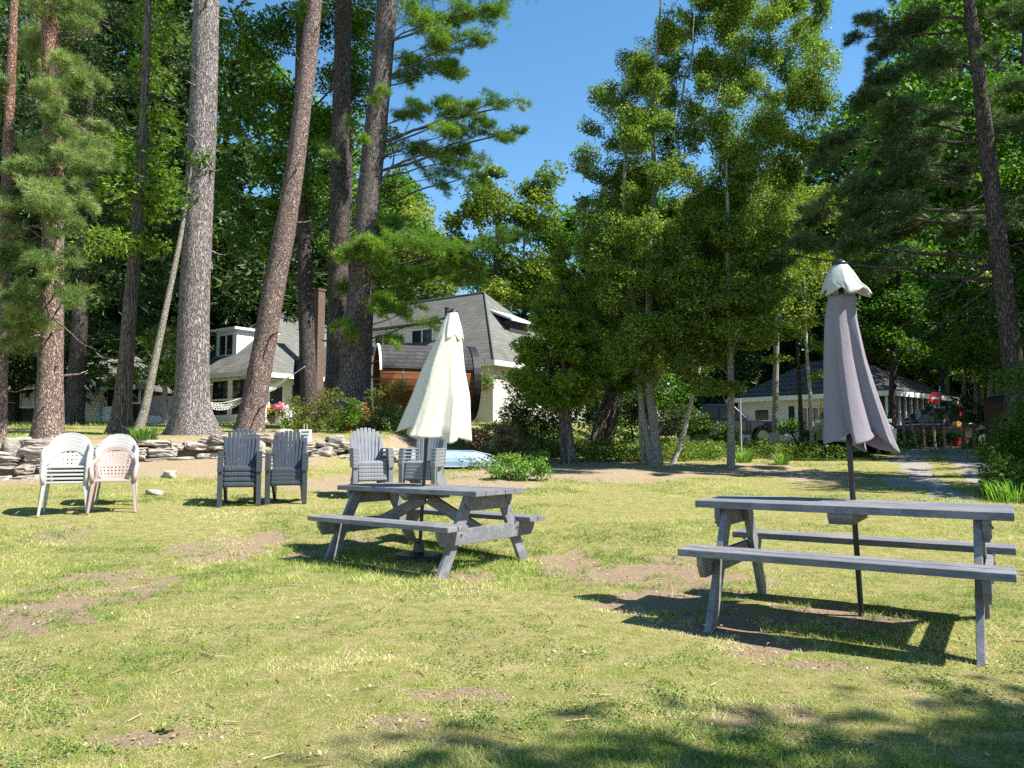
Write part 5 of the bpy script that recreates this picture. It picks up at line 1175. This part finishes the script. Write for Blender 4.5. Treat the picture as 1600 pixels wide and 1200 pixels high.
# ---- right pine with long low branches
T('pine_tree', 'tall dark pine with long bare lower branches at the right edge', 15.5, [(1594, 735, 36), (1586, 600, 30), (1577, 520, 28), (1560, 380, 26), (1548, 280, 24), (1532, 140, 21), (1514, 0, 17), (1500, -130, 12)],
  [(1372, 28, 34, 16, 1), (1410, 60, 46, 22, 1), (1450, 25, 50, 22, .6), (1395, 105, 40, 18, 1), (1460, 100, 54, 24, .6), (1340, 60, 22, 10, 1.4), (1570, 30, 46, 30, -.5), (1585, 110, 40, 34, -.6), (1550, 75, 34, 24, -1), (1365, 165, 44, 15, 1), (1420, 172, 56, 20, .5), (1475, 165, 34, 20, .3), (1330, 215, 44, 20, 1.6), (1400, 222, 56, 24, 1), (1465, 220, 46, 24, 1), (1585, 200, 40, 36, -.6), (1300, 255, 34, 18, 2), (1360, 275, 56, 24, 1.4), (1430, 285, 54, 26, 1), (1500, 270, 44, 30, 1.2), (1290, 320, 40, 18, 2), (1345, 335, 54, 22, 1.6), (1420, 345, 60, 24, 1.2), (1270, 380, 46, 15, 2), (1330, 392, 52, 16, 1.8), (1400, 400, 56, 18, 1.4), (1590, 300, 40, 40, .4), (1490, 350, 44, 26, 1.4), (1235, 398, 30, 9, 2), (1560, 180, 30, 30, 1), (1480, -60, 100, 50), (1540, -180, 110, 60), (1430, -60, 70, 30, 1)],
  'pine', LF_pined, BK_dark, 30, size=.17, dens=2.1, sides=20, flare=.35, twigs=.25, spread=.85,
  pxdead=[((1562, 395), (1390, 520), 0, .8, .03), ((1572, 460), (1470, 500), 0, .6, .022), ((1560, 410), (1440, 470), 0, -.6, .02), ((1545, 285), (1460, 264), 0, -.6, .022), ((1565, 430), (1385, 560), 0, 1.4, .028), ((1578, 500), (1480, 530), 0, -.5, .02), ((1570, 440), (1600, 420), 0, -.5, .02), ((1560, 370), (1610, 330), 0, -.8, .02), ((1575, 500), (1610, 480), 0, -.6, .02), ((1552, 320), (1610, 290), 0, -.7, .018),
          ((1545, 300), (1330, 380), .2, 1.6, .04), ((1540, 210), (1350, 170), .2, 1, .04), ((1530, 110), (1370, 40), .2, 1, .035)])
# ---- mid distance trees at the right, low crowns
T('maple_tree', 'shaded leafy tree behind the taupe umbrella left of the road sign', 31, [(1392, 700, 12), (1395, 600, 11), (1400, 480, 9), (1405, 380, 6)], [(1380, 470, 40, 30), (1430, 460, 40, 34), (1400, 410, 48, 34), (1370, 530, 34, 24), (1420, 540, 40, 24), (1460, 510, 30, 34), (1350, 420, 40, 34), (1320, 470, 36, 30), (1335, 540, 30, 26)], 'leaf', LF_maple, BK_dark, 31, size=.13, dens=1.1)
T('maple_tree', 'leafy tree with thin trunk just right of the red umbrella', 31, [(1505, 686, 6), (1506, 640, 5.5), (1508, 560, 5), (1510, 480, 4)], [(1500, 570, 34, 20), (1480, 530, 34, 22), (1520, 520, 36, 26), (1500, 460, 44, 34), (1530, 590, 26, 12)], 'leaf', LF_young, BK_grey, 32, size=.12, dens=1.0)
T('maple_tree', 'slim tree with slightly bent trunk where the drive turns', 30, [(1520, 688, 7), (1524, 640, 6), (1526, 580, 5), (1534, 500, 4)], [(1545, 560, 28, 22), (1555, 610, 24, 14), (1540, 500, 32, 28), (1560, 450, 34, 34)], 'leaf', LF_yel, BK_grey, 33, size=.12, dens=.9)
T('maple_tree', 'dark trunked tree behind the road sign', 44, [(1476, 690, 14), (1476, 620, 13), (1478, 500, 11), (1478, 400, 8)], [(1470, 560, 34, 18), (1450, 520, 36, 26), (1490, 500, 36, 30), (1470, 440, 50, 34), (1500, 400, 44, 34), (1440, 400, 44, 34)], 'leaf', LF_maple, BK_dark, 34, size=.17, dens=1.1)
T('maple_tree', 'pair of pale trunks standing close together by the brown hut', 27, [(1545, 690, 9), (1546, 640, 8), (1548, 560, 7), (1550, 450, 5)], [(1560, 520, 34, 30), (1590, 580, 34, 28), (1550, 590, 22, 12), (1590, 480, 40, 40)], 'leaf', LF_maple, BK_grey, 35, size=.12, dens=1.0, pxstems=[[(1555, 690, 8), (1557, 620, 7), (1560, 540, 6)]])
T('maple_tree', 'dark trunk behind the bent slim tree at the drive', 42, [(1531, 690, 11), (1531, 620, 10), (1530, 480, 8)], [(1530, 560, 30, 14), (1520, 480, 44, 34), (1560, 420, 50, 40), (1580, 520, 40, 34)], 'leaf', LF_maple, BK_dark, 36, size=.16, dens=1.1)
T('maple_tree', 'bright yellow green tree between the young maple and the bungalow roof', 33, [(1210, 690, 10), (1212, 600, 9), (1215, 450, 7), (1218, 320, 5)], [(1200, 400, 44, 34), (1240, 360, 40, 34), (1215, 310, 40, 34), (1250, 430, 30, 24), (1190, 460, 34, 24), (1280, 400, 34, 34), (1290, 330, 34, 34), (1180, 340, 34, 34), (1230, 270, 30, 24), (1150, 400, 34, 30)], 'leaf', LF_yel, BK_grey, 37, size=.13, dens=1.0)
T('maple_tree', 'yellowing maple rising behind the shingled roof against the sky', 46, [(775, 640, 14), (775, 500, 13), (778, 400, 11), (780, 300, 6)],
  [(780, 300, 50, 30), (830, 285, 34, 26), (740, 330, 40, 28), (712, 350, 24, 22), (850, 330, 34, 30), (795, 350, 54, 30), (735, 385, 44, 26), (850, 390, 38, 34), (790, 410, 54, 30), (725, 425, 34, 22), (840, 450, 44, 32), (770, 265, 26, 14), (865, 290, 24, 24), (790, 460, 40, 24)], 'leaf', LF_yel, BK_dark, 40, size=.18, dens=1.5, twigs=.25, tintshift=-.12)
T('pale_snag', 'forked reddish trunk behind the small dormer of the porch house', 45, [(366, 620, 13), (366, 520, 12), (368, 440, 10), (366, 340, 7)], [(350, 400, 20, 14)], 'leaf', LF_maple, BK_lean, 41, size=.15, dens=.3, pxdead=[((368, 480), (392, 435), 0, 0, .12)])
T('hemlock_tree', 'dark evergreen with bare lower trunk left of the shaggy cedar', 27, [(114, 655, 32), (118, 600, 25), (126, 480, 22), (134, 300, 18), (140, 100, 12), (142, -60, 6)],
  [(120, 500, 40, 30, 1), (170, 450, 50, 34, 1), (240, 440, 50, 36, 1), (150, 400, 50, 34), (230, 370, 50, 34, 1.5), (130, 330, 50, 34), (200, 290, 54, 34, 1.5), (270, 340, 34, 40, 2), (120, 250, 46, 32), (180, 210, 54, 34, 1), (250, 230, 40, 40, 2), (140, 160, 50, 34), (200, 130, 50, 34, 1.5), (150, 80, 50, 34), (215, 50, 46, 34, 1.5), (130, 10, 46, 34), (265, 150, 30, 40, 2), (190, 530, 40, 24, 2), (110, 430, 40, 30), (240, 510, 40, 22, 2.5), (60, 480, 50, 40, 2), (40, 380, 50, 40, 2), (60, 280, 50, 40, 2), (50, 180, 50, 40, 2), (40, 80, 50, 40, 2), (280, 60, 34, 40, 3), (100, 560, 34, 18, 2)],
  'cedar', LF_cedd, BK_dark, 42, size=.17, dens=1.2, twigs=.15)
T('maple_tree', 'sunlit yellow green bush tree behind the fence and thin leaning trunk', 27.5, [(258, 650, 8), (258, 600, 7), (262, 520, 5)], [(255, 530, 28, 24), (275, 560, 24, 22), (240, 585, 22, 16), (262, 600, 26, 12), (185, 600, 24, 14, 2), (165, 585, 20, 12, 3), (275, 500, 22, 24), (215, 575, 18, 16)], 'leaf', LF_yel, BK_grey, 43, size=.11, dens=1.0, tintshift=-.12)
# ---- backdrop trees: three kinds, then copies
def proto(kind, seed):
    rg = np.random.default_rng(seed); z0 = hz(0, 0); H = 14.0
    if kind == 'conifer':
        path = [(0, 0, z0, .24), (0.05, 0, z0+5, .19), (0, .05, z0+10, .11), (0, 0, z0+H, .02)]; B = []
        for k in range(12):
            t = k/11; z = z0+1.6+t*(H-1.8); R = 3.1*(1-t)**.75+.25
            for j in range(max(1, int(5-4*t))):
                a = rg.uniform(0, 2*PI); B.append((R*.55*math.cos(a), R*.55*math.sin(a), z+rg.uniform(-.3, .3), R*.62, R*.62, .62))
        return make_tree('spruce_tree', 'x', 'tree', path, B, 'cedar', LF_cedd, BK_dark, seed, size=.34, dens=.95, twigs=.1, sides=10)
    path = [(0, 0, z0, .26), (.1, 0, z0+4, .22), (-.1, .1, z0+8, .15), (0, 0, z0+12.5, .05)]; B = []
    for k in range(30):
        a = rg.uniform(0, 2*PI); t = rg.uniform(0, 1); z = z0+3.2+t*(H-4.2); R = 3.6*math.sin(PI*(.18+.74*t))**.7*rg.uniform(.35, 1)
        B.append((R*math.cos(a), R*math.sin(a), z, 1.35, 1.35, 1.0))
    return make_tree('maple_tree', 'x', 'tree', path, B, 'leaf', LF_maple if kind == 'broad' else LF_yel, BK_dark, seed, size=.19, dens=.9, twigs=.2, sides=10, per=18)
PR = {k: [proto(k, s_), True] for k, s_ in (('conifer', 51), ('broad', 52), ('light', 53))}
BG = [(-60, 30, -150, 'conifer'), (20, 36, -120, 'conifer'), (70, 44, -100, 'broad'), (105, 40, -180, 'conifer'), (155, 48, -40, 'broad'), (200, 44, -160, 'conifer'), (250, 50, -20, 'conifer'), (300, 46, -120, 'conifer'),
      (335, 56, 60, 'broad'), (300, 60, 300, 'light'), (420, 62, 300, 'broad'), (455, 54, 230, 'conifer'), (500, 62, 160, 'broad'), (540, 52, 120, 'conifer'), (585, 64, 260, 'broad'), (615, 56, 300, 'light'), (650, 66, 400, 'broad'), (700, 60, 400, 'conifer'), (745, 70, 400, 'broad'), (820, 62, 330, 'conifer'), (880, 58, 330, 'broad'),
      (925, 52, 300, 'broad'), (965, 60, 330, 'conifer'), (1010, 50, 280, 'broad'), (1060, 58, 300, 'broad'), (1105, 52, 270, 'conifer'), (1150, 62, 300, 'light'), (1190, 60, 330, 'broad'), (1240, 64, 260, 'light'), (1290, 56, 280, 'broad'), (1335, 62, 240, 'conifer'), (1370, 58, 160, 'broad'), (1420, 64, 120, 'broad'),
      (1460, 66, 60, 'conifer'), (1500, 70, 60, 'broad'), (1550, 62, -60, 'broad'), (1590, 52, -80, 'conifer'), (1640, 42, -100, 'broad'), (1690, 50, -100, 'conifer'), (1420, 52, 330, 'light'), (-120, 44, -150, 'broad')]
KL = {'conifer': 'dark evergreen', 'broad': 'green leafy tree', 'light': 'yellowing leafy tree'}
rb = random.Random(4)
BGL = {}
for i, (px, Y, top, kind) in enumerate(BG):
    b = GD(px, Y); H = PY(px, top, Y).z-b.z; pr = PR[kind]
    o = pr[0] if pr[1] else copy_tree(pr[0]); pr[1] = False
    s_ = H/14; o.location = b; o.scale = (s_*rb.uniform(.9, 1.15), s_*rb.uniform(.9, 1.15), s_); o.rotation_euler = (0, 0, rb.uniform(0, 6.28))
    side = 'behind the low cottage and left pines' if px < 330 else 'behind the shingled houses' if px < 900 else 'behind the birch and the bungalow' if px < 1340 else 'at the back of the right woods'
    BGL.setdefault((kind, side), []).append((px, o))
for (kind, side), L_ in BGL.items():
    L_.sort(key=lambda t_: t_[0])
    for i, (px, o) in enumerate(L_):
        od = '' if len(L_) == 1 else ', %s from the left' % ['first', 'second', 'third', 'fourth', 'fifth', 'sixth', 'seventh', 'eighth', 'ninth'][i]
        tag(o, '%s %s%s' % (KL[kind], side, od), 'tree', '%s trees %s' % (kind, side))
# ---- trees right of the frame whose crowns shade the lawn corner and the drive
OFF = [(15.0, 12.5, 13, 'broad'), (17.5, 18, 14, 'conifer'), (21, 23, 15, 'broad'), (24, 29, 15, 'conifer'), (14.2, 2.0, 12.5, 'light'), (8.4, -.8, 11.5, 'light'), (29, 34, 14, 'broad'), (17.4, 8.6, 10, 'broad'), (16.4, 15.5, 10, 'conifer'), (16.2, 22.5, 12, 'broad'), (19, 27.5, 13, 'conifer')]
for i, (x, y, H, kind) in enumerate(OFF):
    o = copy_tree(PR[kind][0]); s_ = H/14; o.location = (x, y, hz(x, y)); o.scale = (s_, s_, s_); o.rotation_euler = (0, 0, rb.uniform(0, 6.28))
    tag(o, '%s outside the right edge, %s' % (KL[kind], ['level with the birch', 'beside the far drive', 'behind the bungalow corner', 'beside the bungalow porch', 'beside the right picnic table', 'beside the photographer', 'farthest along the drive', 'just past the right picnic table', 'level with the big right bush', 'level with the row of saplings', 'level with the parked car'][i]), 'tree', 'trees outside the right edge')
# far wood edge as one mass
rg = np.random.default_rng(61); n = 42000
a = rg.uniform(-1.15, 1.15, n); R = rg.uniform(78, 92, n); x = R*np.sin(a); y = R*np.cos(a); top = 7+7*fbm(a*9, a*0+3, 5, 4)
z = height(x, y)+rg.uniform(0, 1, n)*top; V, Fc, k = leaves(np.stack([x, y, z], 1), .75, rg); g = stuff('far_woods', [(V, Fc, np.repeat(np.clip(.35+rg.normal(size=n)*.2, 0, 1), 4))], LF_maple); tag(g, 'dense far edge of the wood behind the houses', 'woods')

# ================================================================== shrubs and plants
def shrub(name, label, Y, base, blobs, lm, seed, size=.07, dens=1.2, kind='leaf', cat='shrub', group=None, bm=None, twigs=.5):
    p = pxpath(Y, [(base[0], 0, 5), (base[0], base[1], 2)]); return make_tree(name, label, cat, [p[0], p[1]], pxblobs(Y, blobs), kind, lm, bm or BK_dark, seed, size=size, dens=dens, group=group, sides=6, flare=0, twigs=twigs, crown_name='foliage')
LF_jun = leaf_mat('sprays_juniper', (.05, .07, .015), (.16, .19, .035), (.36, .36, .09), .25)
LF_brown = leaf_mat('leaves_brown', (.06, .035, .02), (.13, .085, .045), (.24, .17, .08), .2)
LF_rust = leaf_mat('leaves_rust', (.10, .07, .02), (.26, .17, .05), (.42, .28, .08), .25)
LF_weed = leaf_mat('leaves_weed', (.05, .13, .02), (.15, .30, .05), (.34, .46, .12), .4)
shrub('juniper_bush', 'sprawling yellow green juniper behind the white notice sign', 20.3, (500, 640), [(478, 645, 26, 20), (505, 632, 26, 22), (495, 668, 30, 20), (460, 628, 14, 16), (525, 655, 24, 20)], LF_jun, 70, .08, 1.3, 'cedar')
shrub('juniper_bush', 'feathery yellow green bush in front of the barrel sauna', 21.5, (600, 630), [(600, 640, 30, 26), (588, 612, 16, 18), (612, 608, 16, 18), (630, 650, 20, 24), (575, 660, 22, 20), (610, 668, 30, 16)], LF_jun, 71, .08, 1.2, 'cedar')
shrub('bush', 'rust tinged bush between the juniper and the sauna', 20.8, (562, 650), [(560, 655, 22, 18), (545, 668, 18, 16), (572, 640, 14, 16)], LF_rust, 72, .06, 1.1)
shrub('bush', 'dark green bush at the foot of the large pine', 20.0, (540, 660), [(540, 665, 22, 18), (530, 690, 20, 12), (552, 632, 16, 16), (510, 690, 18, 12)], LF_maple, 73, .06, 1.2)
shrub('bush', 'brown twiggy bush behind the overturned boat', 19.2, (780, 690), [(765, 688, 30, 20), (795, 675, 30, 26), (810, 700, 26, 16), (750, 700, 20, 12)], LF_brown, 74, .05, .9)
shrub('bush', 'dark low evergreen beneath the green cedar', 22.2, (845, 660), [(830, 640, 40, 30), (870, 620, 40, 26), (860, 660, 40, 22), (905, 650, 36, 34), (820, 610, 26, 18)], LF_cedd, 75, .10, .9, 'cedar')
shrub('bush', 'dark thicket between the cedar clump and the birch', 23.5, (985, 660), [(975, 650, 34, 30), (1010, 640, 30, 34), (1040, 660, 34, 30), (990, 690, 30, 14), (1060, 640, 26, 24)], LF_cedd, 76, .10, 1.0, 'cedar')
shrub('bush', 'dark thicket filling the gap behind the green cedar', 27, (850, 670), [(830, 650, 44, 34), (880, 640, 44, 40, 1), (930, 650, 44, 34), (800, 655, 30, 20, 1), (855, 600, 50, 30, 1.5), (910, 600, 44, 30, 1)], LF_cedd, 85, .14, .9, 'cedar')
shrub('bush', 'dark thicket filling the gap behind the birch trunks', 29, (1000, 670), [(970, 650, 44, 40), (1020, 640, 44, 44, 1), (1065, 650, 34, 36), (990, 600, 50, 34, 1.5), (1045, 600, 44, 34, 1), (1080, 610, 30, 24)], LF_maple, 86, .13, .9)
shrub('bush', 'light green bush in front of the navy truck', 24.5, (1115, 680), [(1105, 672, 32, 14), (1135, 680, 26, 12), (1085, 662, 22, 16)], LF_young, 77, .07, 1.2)
shrub('bush', 'dark rounded bush below the bungalow windows', 25.5, (1232, 668), [(1232, 672, 22, 12), (1256, 678, 16, 10)], LF_maple, 78, .07, 1.2)
shrub('bush', 'leafy bush at the foot of the row of fence posts', 31.5, (1440, 675), [(1420, 682, 26, 10), (1455, 680, 30, 12), (1480, 684, 20, 8)], LF_young, 79, .08, 1.2)
shrub('bush', 'big shaded bush at the right edge beside the pine trunk', 13.2, (1592, 700), [(1596, 630, 34, 30), (1578, 680, 34, 34), (1612, 690, 40, 44), (1572, 730, 30, 26), (1604, 760, 40, 24), (1560, 700, 18, 16), (1590, 590, 26, 24)], LF_maple, 80, .06, 1.3)
shrub('leafy_plant', 'clump of bright green leafy weeds right of the boat', 15.4, (806, 750), [(785, 742, 26, 14), (815, 738, 28, 16), (845, 736, 20, 14), (800, 720, 16, 10), (765, 750, 16, 8)], LF_weed, 81, .05, 1.3, cat='plant')
def tuft(label, px, py, n, h, seed, lm, R=.22, cat='plant'):
    p = G(px, py); r = np.random.default_rng(seed); a = r.uniform(0, 2*PI, n); q = np.sqrt(r.uniform(0, 1, n))*R
    B = np.stack([q*np.cos(a), q*np.sin(a), 0*a-.02], 1); o_ = np.stack([np.cos(a), np.sin(a), 0*a], 1); hh = h*r.uniform(.5, 1.1, n)[:, None]; sd = np.stack([-np.sin(a), np.cos(a), 0*a], 1)*.009
    M_ = B+o_*hh*.25+np.array([0, 0, 1])*hh*.7; Tp = B+o_*hh*r.uniform(.4, .9, (n, 1))+np.array([0, 0, 1])*hh*r.uniform(.65, 1, (n, 1))
    V = np.stack([B-sd, B+sd, M_+sd, M_-sd, Tp], 1).reshape(-1, 3); i = np.arange(n)*5
    t = empty('grass_clump', p, 0, label, cat); link('blades', np_mesh('blades', V, [np.stack([i, i+1, i+2, i+3], 1), np.stack([i+3, i+2, i+4], 1)], np.repeat(r.uniform(.1, .9, n), 5)), lm, t); return t
tuft('bright green clump of strappy leaves on the wall beside the white chair stacks', 225, 702, 260, .42, 1, LF_weed)
tuft('long grass clump under the notice sign', 470, 712, 90, .22, 2, LF_jun, .15)
tuft('tall weed clump at the foot of the metal pole', 1163, 722, 120, .4, 3, LF_weed, .2)
tuft('small weed clump in front of the shaded drive edge', 1222, 726, 90, .35, 4, LF_weed, .15)
tuft('long grass clump at the foot of the yellow stake', 1262, 700, 140, .45, 5, LF_weed, .3)
tuft('long grass clump under the big bush at the right edge', 1585, 782, 260, .38, 6, LF_weed, .4)
tuft('small dark weed growing from the lawn at the bottom left', 255, 1140, 24, .035, 7, LF_jun, .04)
# undergrowth: meadow plants before the bungalow and along the wood edge
def under(n, x0, x1, y0, y1, h0, h1, seed, size):
    r = np.random.default_rng(seed); u = r.uniform(0, 1, n); y = y0+(y1-y0)*r.uniform(0, 1, n); px = x0+(x1-x0)*u; x = (px-800)/FPX*y
    keep = (fbm(x*.8, y*.8, seed, 3) > .42) & (gravel_mask(x, y) < .3); x = x[keep]; y = y[keep]; n = len(x)
    z = height(x, y)+r.uniform(0, 1, n)**1.2*(h0+(h1-h0)*fbm(x*1.5, y*1.5, seed+1, 3))
    V, Fc, k = leaves(np.stack([x, y, z], 1), size, r, 0, .35, .1); return V, Fc, np.repeat(np.clip(.5+r.normal(size=n)*.22, 0, 1), 4)
g = stuff('undergrowth', [under(26000, 1060, 1330, 20.5, 27, .12, .6, 5, .09), under(24000, 800, 1075, 20.2, 29, .12, .65, 6, .10), under(9000, 1330, 1520, 29.5, 34, .1, .5, 7, .12), under(14000, 1525, 1640, 12, 24, .1, .9, 8, .10), under(8000, 700, 860, 17.2, 22, .1, .5, 9, .08), under(16000, 1300, 1640, 36, 60, .2, .9, 10, .2), under(8000, 440, 720, 20, 26, .1, .5, 11, .09)], LF_young)
tag(g, 'meadow plants and weeds along the wood edge', 'undergrowth')
